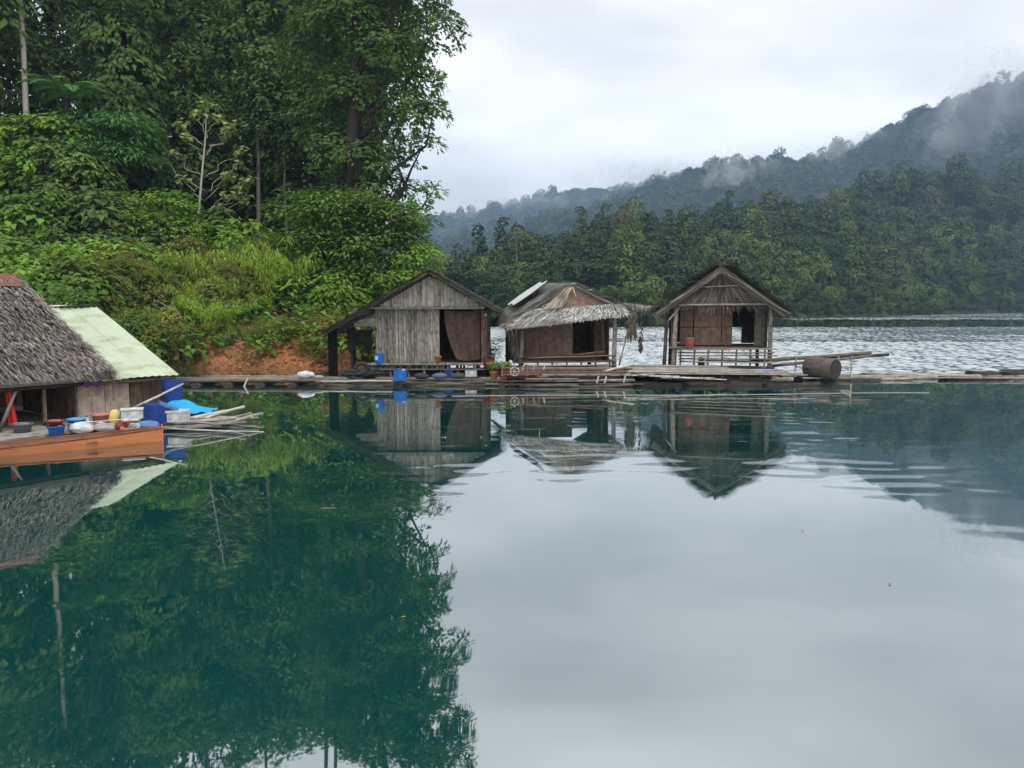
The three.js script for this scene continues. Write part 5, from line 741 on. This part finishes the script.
// ---------------------------------------------------------------- the orange boat
{
  const t = thing('wooden_boat', 'narrow orange-brown wooden boat moored along the thatched house', 'boat', [-6.25, 0, -13.57], 0.523), n = 40, L = 6.2;
  const w = (s) => 0.40 * (1 - Math.pow(s, 3.2) * 0.86) * (0.75 + 0.25 * Math.sin(Math.min(1, s * 1.6) * 1.57)), sh = (s) => 0.105 + 0.135 * Math.pow(s, 3), X = (s) => -L * (1 - s);
  const outer = new G(), inner = new G();
  const skin = (g, k, f) => { const P0 = []; for (let i = 0; i <= n; i++) { const s = i / n, W0 = w(s) * k, row = [[W0, sh(s)], [W0 * 0.97, 0.1], [W0 * 0.86, -0.02], [W0 * 0.5, -0.11], [0, -0.13], [-W0 * 0.5, -0.11], [-W0 * 0.86, -0.02], [-W0 * 0.97, 0.1], [-W0, sh(s)]]; P0.push(row.map(([z, y]) => [X(s), y + (y < 0.15 ? f : 0), z])); } for (let i = 0; i < n; i++) for (let j = 0; j < 8; j++) g.quad(P0[i][j], P0[i][j + 1], P0[i + 1][j + 1], P0[i + 1][j], [X(i / n) / 3, j * 0.12, X(i / n) / 3, (j + 1) * 0.12, X((i + 1) / n) / 3, (j + 1) * 0.12, X((i + 1) / n) / 3, j * 0.12]); };
  skin(outer, 1, 0); skin(inner, 0.9, 0.03);
  const hull = mat(0.54, 0.205, 0.078, 0.5, { map: dataTex(256, (u, v) => { const k = 0.86 + 0.2 * (noise(u * 8, v * 90, 2) - 0.5) + 0.24 * (fbm(u * 6, v * 14, 5, 3) - 0.5), s = sstep(0.62, 0.72, fbm(u * 5 + 3, v * 10, 9, 3)); return [k * (1 - 0.2 * s), k * (1 - 0.28 * s), k * (1 - 0.3 * s)]; }) });
  const oh = outer.geo(); oh.deleteAttribute('normal'); const { index } = oh; part('hull', oh, hull, t); part('hull_lining', inner.geo(), W.red, t);
  for (const q of [1, -1]) { const g = new G(), pts = []; for (let i = 0; i <= n; i++) pts.push([X(i / n), sh(i / n) + 0.008, q * w(i / n) * 0.98]); g.tint = [1, 1, 1]; g.tube(pts, 0.02, 6); part('gunwale', g.geo(), wood(0.30, 0.11, 0.05), t); }
  plank(t, 'stem_plate', [0.004, 0.09, 0], [0.02, 0.43, 0.12], hull); for (const x of [-1.1, -2.4, -3.7]) plank(t, 'thwart', [x, 0.1, 0], [0.16, 0.022, 0.46], W.red);
}
// ---------------------------------------------------------------- goods on the house platform
const G1 = 'goods heaped before the moored house';
function bucket(name, r, h, m, label, cat, pos, group, rimR = 1.12) { const t = thing(name, label, cat, pos, 0, group); part('body', lathe([[0.001, 0], [r * 0.82, 0], [r, h], [r * rimR, h], [r * rimR, h - 0.02], [r * 0.98, h - 0.02], [r * 0.8, 0.015], [0.001, 0.015]], 22), m, t); const hd = new G(), pts = []; for (let k = 0; k <= 10; k++) { const a = k / 10 * Math.PI; pts.push([Math.cos(a) * r, h + Math.sin(a) * r * 0.25 - 0.02, Math.sin(a) * r * 0.5]); } hd.tube(pts, 0.006, 5); part('handle', hd.geo(), P.grey, t); return t; }
function sackGeo(w, h, d, seed) { const g = new THREE.SphereGeometry(1, 18, 12), p = g.attributes.position; for (let k = 0; k < p.count; k++) { const x = p.getX(k), y = p.getY(k), z = p.getZ(k), q = 1 + 0.35 * (fbm(x * 2 + seed, y * 2, z * 2, 3) - 0.5); p.setXYZ(k, x * w / 2 * q, Math.max(-0.8, y) * h / 2 * q + h * 0.4, z * d / 2 * q); } g.computeVertexNormals(); return g; }
bucket('bucket', 0.14, 0.15, P.blue, 'blue plastic bucket behind the gunwale of the orange boat', 'bucket', [-8.12, 0.13, -13.55], G1); bucket('basin', 0.13, 0.09, P.red, 'small red basin sitting on the blue bucket', 'basin', [-8.13, 0.285, -13.56], G1);
bucket('basin', 0.15, 0.07, P.cyan, 'shallow bright blue basin beside the blue bucket', 'basin', [-7.98, 0.28, -13.95], G1); bucket('crate', 0.16, 0.15, P.grey, 'grey tub the bright blue basin stands on', 'tub', [-7.98, 0.13, -13.95], G1);
single('sack', sackGeo(0.42, 0.22, 0.3, 1), P.white, 'white sack slumped beside the blue bucket', 'sack', G1, [-7.78, 0.12, -13.75]); single('sack', sackGeo(0.5, 0.16, 0.32, 2), plain(0.5, 0.47, 0.42, 0.8, { map: blotch }), 'flat beige sack between the white sack and the red pot', 'sack', G1, [-7.45, 0.12, -13.95]);
bucket('basin', 0.17, 0.12, P.pink, 'wide dull pink basin behind the white sack', 'basin', [-7.74, 0.26, -14.35], G1); bucket('tub', 0.14, 0.12, P.grey, 'grey tub the pink basin stands on', 'tub', [-7.74, 0.13, -14.35], G1);
single('bag', sackGeo(0.24, 0.36, 0.2, 3), P.yellow, 'upright yellow bag against the plywood wall', 'bag', G1, [-7.48, 0.14, -14.35]);
{ const t = thing('cooking_pot', 'round red pot near the bow of the orange boat', 'pot', [-7.13, 0.13, -13.95], 0, G1); part('body', lathe([[0.001, 0], [0.09, 0], [0.135, 0.06], [0.14, 0.1], [0.12, 0.15], [0.001, 0.17]], 20), P.red, t); part('knob', new THREE.SphereGeometry(0.02, 10, 8).translate(0, 0.18, 0), P.grey, t); }
{ const t = thing('white_tub', 'white plastic box on top of the pile near the bow', 'box', [-7.15, 0.3, -14.35], 0.4, G1); const g = new G(); g.box(0, 0.08, 0, 0.36, 0.16, 0.24); part('body', g.geo(), P.white, t); const l = new G(); l.box(0, 0.172, 0, 0.39, 0.022, 0.27); part('lid', l.geo(), P.white, t); }
single('crate', new G().box(0, 0.08, 0, 0.4, 0.17, 0.3).geo(), W.darkH, 'dark wooden crate under the white plastic box', 'crate', G1, [-7.15, 0.135, -14.35], 0.4);
single('plastic_heap', sackGeo(0.46, 0.2, 0.3, 5), P.skyblue, 'crumpled pale blue plastic right at the bow of the orange boat', 'plastic sheet', G1, [-6.78, 0.1, -14.15]);
single('crumpled_bag', sackGeo(0.3, 0.14, 0.2, 7), P.white, 'crumpled white bag beside the pale blue plastic', 'bag', G1, [-6.98, 0.14, -13.98]);
{ const t = thing('barrel', 'upright dark blue barrel at the corner of the plywood wall', 'barrel', [-7.22, 0.1, -16.25], 0, G1); part('body', lathe([[0.001, 0], [0.19, 0], [0.2, 0.03], [0.2, 0.24], [0.21, 0.26], [0.2, 0.28], [0.2, 0.5], [0.21, 0.52], [0.2, 0.54], [0.2, 0.7], [0.18, 0.74], [0.001, 0.74]], 28), P.blueDark, t); part('rim', new THREE.TorusGeometry(0.185, 0.014, 8, 28).rotateX(Math.PI / 2).translate(0, 0.74, 0), P.blueDark, t); }
{ const t = thing('chest', 'tilted blue plastic chest with a paler lid in front of the barrel', 'chest', [-7.02, 0.16, -14.95], 0.5, G1); const g = new G(); g.box(0, 0.16, 0, 0.5, 0.34, 0.36); part('body', g.geo(), P.blueDark, t).rotation.z = -0.16; const l = new G(); l.box(0.12, 0.36, 0.0, 0.36, 0.05, 0.39); const q = part('lid', l.geo(), P.skyblue, t); q.rotation.z = -0.45; }
{ const t = cloth(1, 0.7, (u, v) => [lerp(-0.42, 0.62, u), 0.24 * Math.exp(-Math.pow((u - 0.35) * 2.6, 2)) * Math.sin(v * 3.14) + 0.02 + 0.02 * Math.sin(u * 21 + v * 9), lerp(-0.3, 0.3, v)], 26, 12); single('tarpaulin', t, P.cyan, 'bright cyan tarpaulin heaped behind the white cool box', 'tarpaulin', G1, [-6.85, 0.2, -15.9], 0.1); }
{ const t = thing('cool_box', 'white cool box at the corner of the platform', 'cool box', [-6.62, 0.1, -15.05], 0.12, G1); const g = new G(); g.box(0, 0.11, 0, 0.42, 0.22, 0.28); part('body', g.geo(), P.white, t); const l = new G(); l.box(0, 0.24, 0, 0.44, 0.04, 0.3); part('lid', l.geo(), P.white, t); }
{ // weathered timbers at the end of the platform
  const R = rng(61), t = thing('log_float', 'weathered grey logs and boards floating off the platform corner', 'logs', [0, 0, 0]);
  for (let k = 0; k < 8; k++) { const a = [-6.9 + 0.35 * R(), 0.06 + 0.05 * R(), -14.75 - 0.17 * k], l = 0.9 + 0.7 * R(); pole(t, 'log', a, [a[0] + l, 0.08 + 0.12 * R(), a[2] - 0.25 * R() - 0.05], 0.022 + 0.022 * R(), k % 3 ? W.bamboo : W.greyV, { bend: 0.08 }); }
  pole(t, 'log', [-6.5, 0.14, -15.2], [-5.75, 0.27, -15.7], 0.045, W.pale, { bend: 0.1 }); pole(t, 'log', [-6.3, 0.1, -15.3], [-5.55, 0.3, -15.75], 0.034, W.pale, { bend: 0.1 }); pole(t, 'log', [-6.45, 0.1, -15.0], [-5.6, 0.12, -15.4], 0.04, W.bamboo, { bend: 0.1 });
  for (let k = 0; k < 3; k++) plank(t, 'board', [-6.3, 0.06, -14.8 - 0.22 * k], [1.2, 0.03, 0.18], W.greyH, [0, 0.3, 0.02]);
}
single('bamboo_pole', (() => { const g = new G(); g.tube([[-7.55, 0.3, -14.45], [-7.1, 0.56, -14.95], [-6.66, 0.83, -15.5]], [0.026, 0.024, 0.02], 8); return g.geo(); })(), W.pale, 'long pale pole leaning up over the blue chest', 'pole');
single('bamboo_pole', (() => { const g = new G(); g.tube([[-6.35, 0.22, -13.65], [-5.5, 0.1, -14.1], [-4.76, 0.0, -14.57]], [0.016, 0.014, 0.01], 8); return g.geo(); })(), W.pale, 'thin pale pole from the boat bow dipping into the water', 'pole');
single('red_cloth', cloth(0.2, 0.7, (u, v) => [0.16 * u * (0.5 + 0.6 * v), -0.66 * v, 0.03 * Math.sin(u * 12)], 10, 10), P.redCloth, 'narrow red cloth hanging in the dark open front of the house', 'cloth', null, [-9.3, 0.86, -14.05]);
single('purple_cloth', cloth(0.3, 0.2, (u, v) => [0.34 * u, -0.13 * v * (0.8 + 0.2 * Math.sin(u * 9 + 1)) - 0.03 * Math.sin(u * 3), 0.03 * Math.sin(u * 12)], 16, 8), P.purple, 'dark purple cloth bundled under the thatched eave', 'cloth', null, [-8.25, 0.97, -14.75], 0.927);
{ const bottle = (label, x, z, m, s = 1) => { const t = thing('bottle', label, 'bottle', [x, 0.13, -z], 0, G1); part('body', lathe([[0.001, 0], [0.045 * s, 0], [0.05 * s, 0.02], [0.05 * s, 0.15 * s], [0.018 * s, 0.2 * s], [0.018 * s, 0.23 * s]], 16), m, t); part('cap', new THREE.CylinderGeometry(0.02 * s, 0.02 * s, 0.03, 12).translate(0, 0.235 * s, 0), P.blue, t); };
  bottle('murky clear bottle standing behind the white sack', -7.9, 14.15, plain(0.55, 0.6, 0.6, 0.3)); bottle('green bottle beside the upright yellow bag', -7.33, 14.3, plain(0.05, 0.2, 0.08, 0.3), 1.2); bottle('small yellow oil bottle by the plywood wall', -7.6, 14.5, plain(0.5, 0.35, 0.05, 0.4), 0.9);
  const g = new G(), pts = []; for (let k = 0; k <= 60; k++) { const a = k / 60 * 6.28 * 4; pts.push([Math.cos(a) * (0.1 + 0.012 * Math.sin(k)), 0.02 + 0.06 * k / 60, Math.sin(a) * 0.1]); } g.tube(pts, 0.014, 6); single('rope_coil', g.geo(), W.bamboo, 'coil of pale rope in front of the red pot', 'rope', G1, [-6.98, 0.13, -13.8]);
  bucket('pan', 0.11, 0.05, plain(0.3, 0.3, 0.31, 0.35, { metalness: 0.8 }), 'dented metal pan lying in front of the wide pink basin', 'pan', [-7.62, 0.2, -14.1], G1); const st = thing('paddle', 'wooden paddle lying across the goods toward the bow', 'paddle', [0, 0, 0], 0, G1); pole(st, 'shaft', [-7.9, 0.3, -13.75], [-7.05, 0.34, -13.85], 0.014, W.pale); plank(st, 'blade', [-6.93, 0.34, -13.86], [0.3, 0.015, 0.1], W.pale, [0.3, 0.1, 0]); }
bucket('pot', 0.16, 0.16, plain(0.12, 0.12, 0.13, 0.5), 'dark cooking pot inside the open front of the house', 'pot', [-8.85, 0.13, -13.75], G1);
single('bamboo_pole', (() => { const g = new G(); g.tube([[-9.25, 0.12, -13.7], [-9.2, 0.55, -13.95], [-9.16, 0.95, -14.2]], 0.03, 8); return g.geo(); })(), W.greyV, 'upright grey pole at the open front, at the very edge of the picture', 'pole');

// ---------------------------------------------------------------- things on the hut rafts
const G2 = 'things lying about on the hut rafts';
{ const t = thing('paint_can', 'blue can with a white label at the corner of the slatted wall', 'can', [-4.22, 0.575, -24.4], 0, G2); part('body', lathe([[0.001, 0], [0.145, 0], [0.15, 0.01], [0.15, 0.32], [0.155, 0.335], [0.14, 0.34], [0.001, 0.335]], 22), P.blue, t); const g = new THREE.CylinderGeometry(0.152, 0.152, 0.13, 10, 1, true, -1.0, 0.9).translate(0, 0.19, 0); part('paper_label', g, P.white, t); }
{ const t = thing('jerrycan', 'square blue jerrycan on the front edge of the raft', 'jerrycan', [-3.38, 0.15, -23.15], 0.1, G2); const g = new G(); g.box(0, 0.16, 0, 0.38, 0.3, 0.24); part('body', g.geo(), P.blue, t); part('cap', new THREE.CylinderGeometry(0.045, 0.045, 0.05, 14).translate(0.1, 0.33, 0), P.white, t); const h = new G(); h.tube([[-0.14, 0.3, 0], [-0.1, 0.37, 0], [0.02, 0.37, 0], [0.04, 0.3, 0]], 0.016, 6); part('handle', h.geo(), P.blue, t); }
{ const t = thing('flower_pot', 'terracotta pot by the doorway of the slatted hut', 'pot', [-2.35, 0.58, -24.35], 0, G2); part('body', lathe([[0.001, 0], [0.075, 0], [0.105, 0.2], [0.12, 0.2], [0.12, 0.25], [0.1, 0.25], [0.08, 0.03], [0.001, 0.03]], 20), P.terracotta, t); }
{ const t = thing('basket', 'dark red basket at the far corner of the slatted hut floor', 'basket', [-0.72, 0.42, -24.35], 0, G2); part('body', lathe([[0.001, 0], [0.16, 0], [0.2, 0.12], [0.19, 0.3], [0.16, 0.3], [0.14, 0.05]], 18), plain(0.2, 0.03, 0.03, 0.85, { map: blotch }), t); const g = new G(); g.tube([[-0.18, 0.3, 0], [-0.12, 0.42, 0], [0.12, 0.42, 0], [0.18, 0.3, 0]], 0.014, 6); part('handle', g.geo(), P.red, t); }
for (const [x, z, label] of [[-0.55, 23.2, 'potted yellow-green plant nearer the slatted hut'], [-0.22, 23.15, 'potted yellow-green plant nearer the stepped planks']]) {
  const t = thing('potted_plant', label, 'plant', [x, 0.2, -z], 0, 'potted plants between two huts'), r = rng(Math.round(x * 100) + 300), g = new G(true); part('pot', lathe([[0.001, 0], [0.09, 0], [0.125, 0.2], [0.14, 0.2], [0.14, 0.24], [0.11, 0.24], [0.09, 0.03]], 18), P.terracotta, t);
  for (let k = 0; k < 120; k++) { const d = dirIn(r), q = 0.7 + 0.6 * r(); g.tint = [q, q, q]; g.leaf(d[0] * 0.12, 0.28 + 0.2 * r(), d[2] * 0.12, ...norm([d[0], 0.4 + 0.5 * d[1], d[2]]), ...norm([d[0] * 0.4, 1, d[2] * 0.4 + 0.3]), 0.14, 0.05); } part('foliage', g.geo(), LM.olive2, t);
}
{ // tall yellow plant between the huts
  const t = thing('flowering_plant', 'tall yellow-leaved plant seen between two huts over the water', 'plant', [-0.75, 0.15, -27.8]), r = rng(12), g = new G(true), s = new G(); for (let k = 0; k < 6; k++) { const a = r() * 6.28, h = 0.8 + 0.7 * r(), e = [Math.cos(a) * 0.3, h, Math.sin(a) * 0.3]; s.tube([[0, 0, 0], [e[0] * 0.4, h * 0.6, e[2] * 0.4], e], [0.015, 0.012, 0.006], 5); for (let j = 0; j < 36; j++) { const d = dirIn(r), q = 0.7 + 0.6 * r(), y = h * (0.45 + 0.55 * r()); g.tint = [q, q, q]; g.leaf(e[0] * y / h + d[0] * 0.12, y, e[2] * y / h + d[2] * 0.12, ...norm([d[0], 0.3 * d[1], d[2]]), ...norm([d[0] * 0.4, 1, d[2] * 0.4]), 0.15, 0.06); } } part('stem', s.geo(), barkGrey, t); part('foliage', g.geo(), LM.gold, t);
}
single('sack', sackGeo(0.55, 0.26, 0.4, 9), P.white, 'white sack lying on the walkway beside the dark post', 'sack', G2, [-6.35, 0.18, -23.6]);
single('sack', sackGeo(0.3, 0.14, 0.24, 10), plain(0.4, 0.4, 0.42, 0.8, { map: blotch }), 'small grey bag beside the white sack on the walkway', 'sack', G2, [-5.95, 0.16, -23.6]);
single('storage_box', new G().box(0, 0.12, 0, 0.27, 0.24, 0.2).geo(), P.blueDark, 'blue box stowed under the slatted hut floor', 'box', G2, [-2.0, 0.16, -24.3]);
single('storage_box', new G().box(0, 0.1, 0, 0.36, 0.2, 0.2).geo(), P.white, 'white box stowed under the slatted hut floor', 'box', G2, [-1.3, 0.16, -24.35]);
single('tyre', new THREE.TorusGeometry(0.2, 0.06, 10, 24).rotateY(0.3), P.grey.clone(), 'small tyre leaning under the lean-to of the slatted hut', 'tyre', G2, [-4.75, 0.4, -24.2]).material.color.setRGB(0.03, 0.03, 0.03);
{ const t = thing('net_heap', 'heap of dark netting and hoses under the lean-to', 'netting', [-4.75, 0.14, -24.0]), r = rng(15); for (let k = 0; k < 14; k++) { const g = new G(), pts = [], a0 = r() * 6, R0 = 0.15 + 0.25 * r(), h = 0.05 + 0.3 * r(), cx = 0.5 * (r() - 0.5); g.tint = [0.6 + r(), 0.6 + r(), 0.6 + r()]; for (let j = 0; j <= 14; j++) { const a = a0 + j / 14 * (3 + 3 * r()); pts.push([cx + Math.cos(a) * R0 * 1.4, h * (0.6 + 0.4 * Math.sin(a * 1.3 + k)), Math.sin(a) * R0]); } g.tube(pts, 0.018, 5); part('hose', g.geo(), mat(0.05, 0.05, 0.052, 0.8), t); } part('netting', sackGeo(1.1, 0.3, 0.6, 14), plain(0.02, 0.02, 0.022, 0.95), t); }
{ // small heaps of dark goods before the slatted hut
  const words = ['dark bundle of rags beside the blue jerrycan', 'grey-blue bag in front of the slatted hut floor', 'crumpled dark bag under the doorway of the slatted hut']; words.forEach((label, k) => single('bundle', sackGeo(0.45, 0.2, 0.3, 20 + k), plain(...[[0.03, 0.035, 0.05], [0.09, 0.11, 0.16], [0.05, 0.05, 0.055]][k], 0.9), label, 'bundle', G2, [-2.75 + 0.55 * k, 0.2, -23.3]));
}
{ // little reddish hand cart
  const t = thing('hand_cart', 'low reddish wooden cart frame with a spoked wheel on the deck', 'cart', [0.25, 0.3, -23.15], 0.05, G2);
  for (let k = 0; k < 3; k++) plank(t, 'slat', [0, 0.06 + 0.1 * k, 0.14], [1.15, 0.035, 0.025], W.red); for (const x of [-0.55, -0.2, 0.2, 0.55]) plank(t, 'upright', [x, 0.17, 0.155], [0.04, 0.34, 0.03], W.red); plank(t, 'bed', [0, 0.05, 0], [1.1, 0.025, 0.3], W.red);
  const w = new THREE.Group(); w.name = 'wheel'; w.position.set(-0.18, 0.15, 0.19); t.add(w); part('rim', new THREE.TorusGeometry(0.13, 0.016, 8, 22), W.pale, w); for (let k = 0; k < 3; k++) { const s = new G(); s.box(0, 0, 0, 0.25, 0.016, 0.012); part('spoke', s.geo(), W.pale, w).rotation.z = k * 1.047; }
}
bucket('bucket', 0.14, 0.29, plain(0.30, 0.085, 0.06, 0.7), 'dull red bucket on the porch of the end hut', 'bucket', [5.62, 1.1, -24.35], G2, 1.05);
single('storage_box', new G().box(0, 0.13, 0, 0.6, 0.26, 0.3).geo(), P.blueDark, 'dark blue tub under the porch corner of the end hut', 'tub', G2, [7.95, 0.22, -24.2], -0.2);
pole(tag(thing('walkway_post', 'bent white driftwood post at the walkway', 'post', [0, 0, 0])), 'shaft', [-8.1, -0.1, -23.0], [-7.95, 0.24, -23.05], 0.03, W.pale);

// ---------------------------------------------------------------- low cloud hanging on the mountain
{
  // soft puffs, each so thin that only many together veil what is behind
  const puff = new THREE.IcosahedronGeometry(1, 4), p = puff.attributes.position; for (let k = 0; k < p.count; k++) { const x = p.getX(k), y = p.getY(k), z = p.getZ(k), q = 0.8 + 0.55 * fbm(x * 1.6 + 5, y * 1.6 + 5, z * 1.6 + 5, 3); p.setXYZ(k, x * q, y * q, z * q); } puff.computeVertexNormals();
  const white = plain(0.93, 0.94, 0.95, 1, { transparent: true, opacity: 0.034, specularIntensity: 0, transmission: 0.6, thickness: 0, side: THREE.FrontSide }); const M = new THREE.Matrix4(), Q = new THREE.Quaternion(), E0 = new THREE.Euler();
  const mist = (label, c0, R0, count, seed, lean = 0) => {
    const c = c0.map((q) => q * FAR), R = R0.map((q) => q * FAR), r = rng(seed), list = [], gauss = () => { let s = 0; for (let k = 0; k < 4; k++) s += r(); return (s - 2) / 1.15; };
    for (let k = 0; k < count * 1.8; k++) { const u = [gauss(), gauss(), gauss()]; list.push([c[0] + R[0] * u[0] + lean * R[1] * u[1], c[1] + R[1] * u[1], c[2] + R[2] * u[2], (0.18 + 0.42 * r() * r()) * (1.1 - 0.35 * Math.min(2, Math.hypot(u[0], u[1])))]); }
    const o = new THREE.InstancedMesh(puff, white, list.length); list.forEach((e, k) => { Q.setFromEuler(E0.set(r() * 6, r() * 6, r() * 6)); const s = e[3] * Math.sqrt(R[0] * R[1]); o.setMatrixAt(k, M.compose(V(e[0], e[1], e[2]), Q, V(s * 1.15, s, s))); }); o.castShadow = o.receiveShadow = true; o.name = numbered('mist_cloud'); scene.add(o); tag(o, label, 'mist', null, 'stuff');
  };
  mist('bright wisp of mist rising from the forest near the edge of the picture', [230, 96, -395], [14, 32, 6], 60, 1, 0.25);
  mist('thin mist trailing beside the bright wisp', [272, 112, -415], [30, 26, 8], 34, 2, 0.3);
  mist('cloud hiding the top of the mountain', [330, 132, -440], [46, 16, 8], 46, 3, 0.4);
  mist('cloud brushing the mountain crest above the end hut', [205, 96, -470], [34, 7, 8], 26, 4, 0.5);
  mist('cloud brushing the crest over the middle hut', [92, 84, -490], [46, 8, 8], 26, 5, 0.4);
  mist('pale cloud lying on the farthest blue ridge', [20, 98, -780], [70, 10, 12], 40, 6, 0.2);
  mist('small puff of mist low on the mountain slope', [118, 72, -420], [18, 9, 6], 22, 7, 0.3);
}

{ // leaves and scraps afloat on the still water
  const r = rng(404), words = ['tiny fallen leaf floating on the open still water']; 
  for (let k = 0; k < 10; k++) { const Z = 4.5 + 15 * r() * r() + 2 * r(), x = (r() - 0.5) * 1.1 * Z, g = new G(true), q = 0.6 + 0.6 * r(); g.tint = [q, q * 0.95, q * 0.8]; const a = r() * 6.28; g.leaf(0, 0, 0, Math.cos(a), 0, Math.sin(a), 0, 1, 0, 0.04 + 0.025 * r(), 0.022, 0.2, -0.05); single('floating_leaf', g.geo(), LM.dry, words[0], 'leaf', 'leaves afloat on the lake', [x, 0.006, -Z]); }
}
{ // roots, twigs and clods on the bare soil
  const r = rng(505), clod = new THREE.IcosahedronGeometry(0.06, 1), list = []; for (let k = 0; k < 2600; k++) { const x = -15.5 + 11.5 * r(), Z = 28.4 + 5 * r(); if (inland(x, Z) > 0.02 && bareSoil(x, Z) > 0.3) list.push([x, Z, r(), r()]); }
  const o = lit(new THREE.InstancedMesh(clod, mat(0.27, 0.125, 0.062, 1, { vertexColors: false }), list.length)), M = new THREE.Matrix4(), Q = new THREE.Quaternion(), E0 = new THREE.Euler(), c = new THREE.Color(); list.forEach(([x, Z, a, b], k) => { Q.setFromEuler(E0.set(a * 6, b * 6, a * 3)); const s = 0.3 + 1.5 * b * b * b; o.setMatrixAt(k, M.compose(V(x, ground(x, Z) + 0.01, -Z), Q, V(s * 1.4, s * 0.7, s))); c.setRGB(0.6 + 0.8 * a, 0.6 + 0.8 * a, 0.6 + 0.9 * a); o.setColorAt(k, c); }); o.name = 'soil_clods'; scene.add(o); tag(o, 'clods and pebbles strewn over the bare orange soil', 'soil', null, 'stuff');
  const g = new G(); g.tube([[-0.3, 0, 0], [-0.1, 0.03, 0.03], [0.12, 0.02, -0.03], [0.32, 0.04, 0.02]], [0.011, 0.01, 0.008, 0.004], 5, false);
  const t = []; for (let k = 0; k < 420; k++) { const x = -15.5 + 11.5 * r(), Z = 28.6 + 5 * r(); if (inland(x, Z) > 0.05 && bareSoil(x, Z) > 0.2) t.push([x, Z, r(), r()]); }
  const w = lit(new THREE.InstancedMesh(g.geo(), bark(0.3, 0.24, 0.17), t.length)); t.forEach(([x, Z, a, b], k) => { Q.setFromEuler(E0.set(0.9 * (b - 0.5), a * 6.28, 1.2 * (a - 0.5))); const s = 0.5 + 1.2 * b; w.setMatrixAt(k, M.compose(V(x, ground(x, Z) + 0.03, -Z), Q, V(s, s, s))); }); w.name = 'twig_litter'; scene.add(w); tag(w, 'dry twigs and stalks littering the bare soil', 'litter', null, 'stuff');
}

renderer.render(scene, camera);
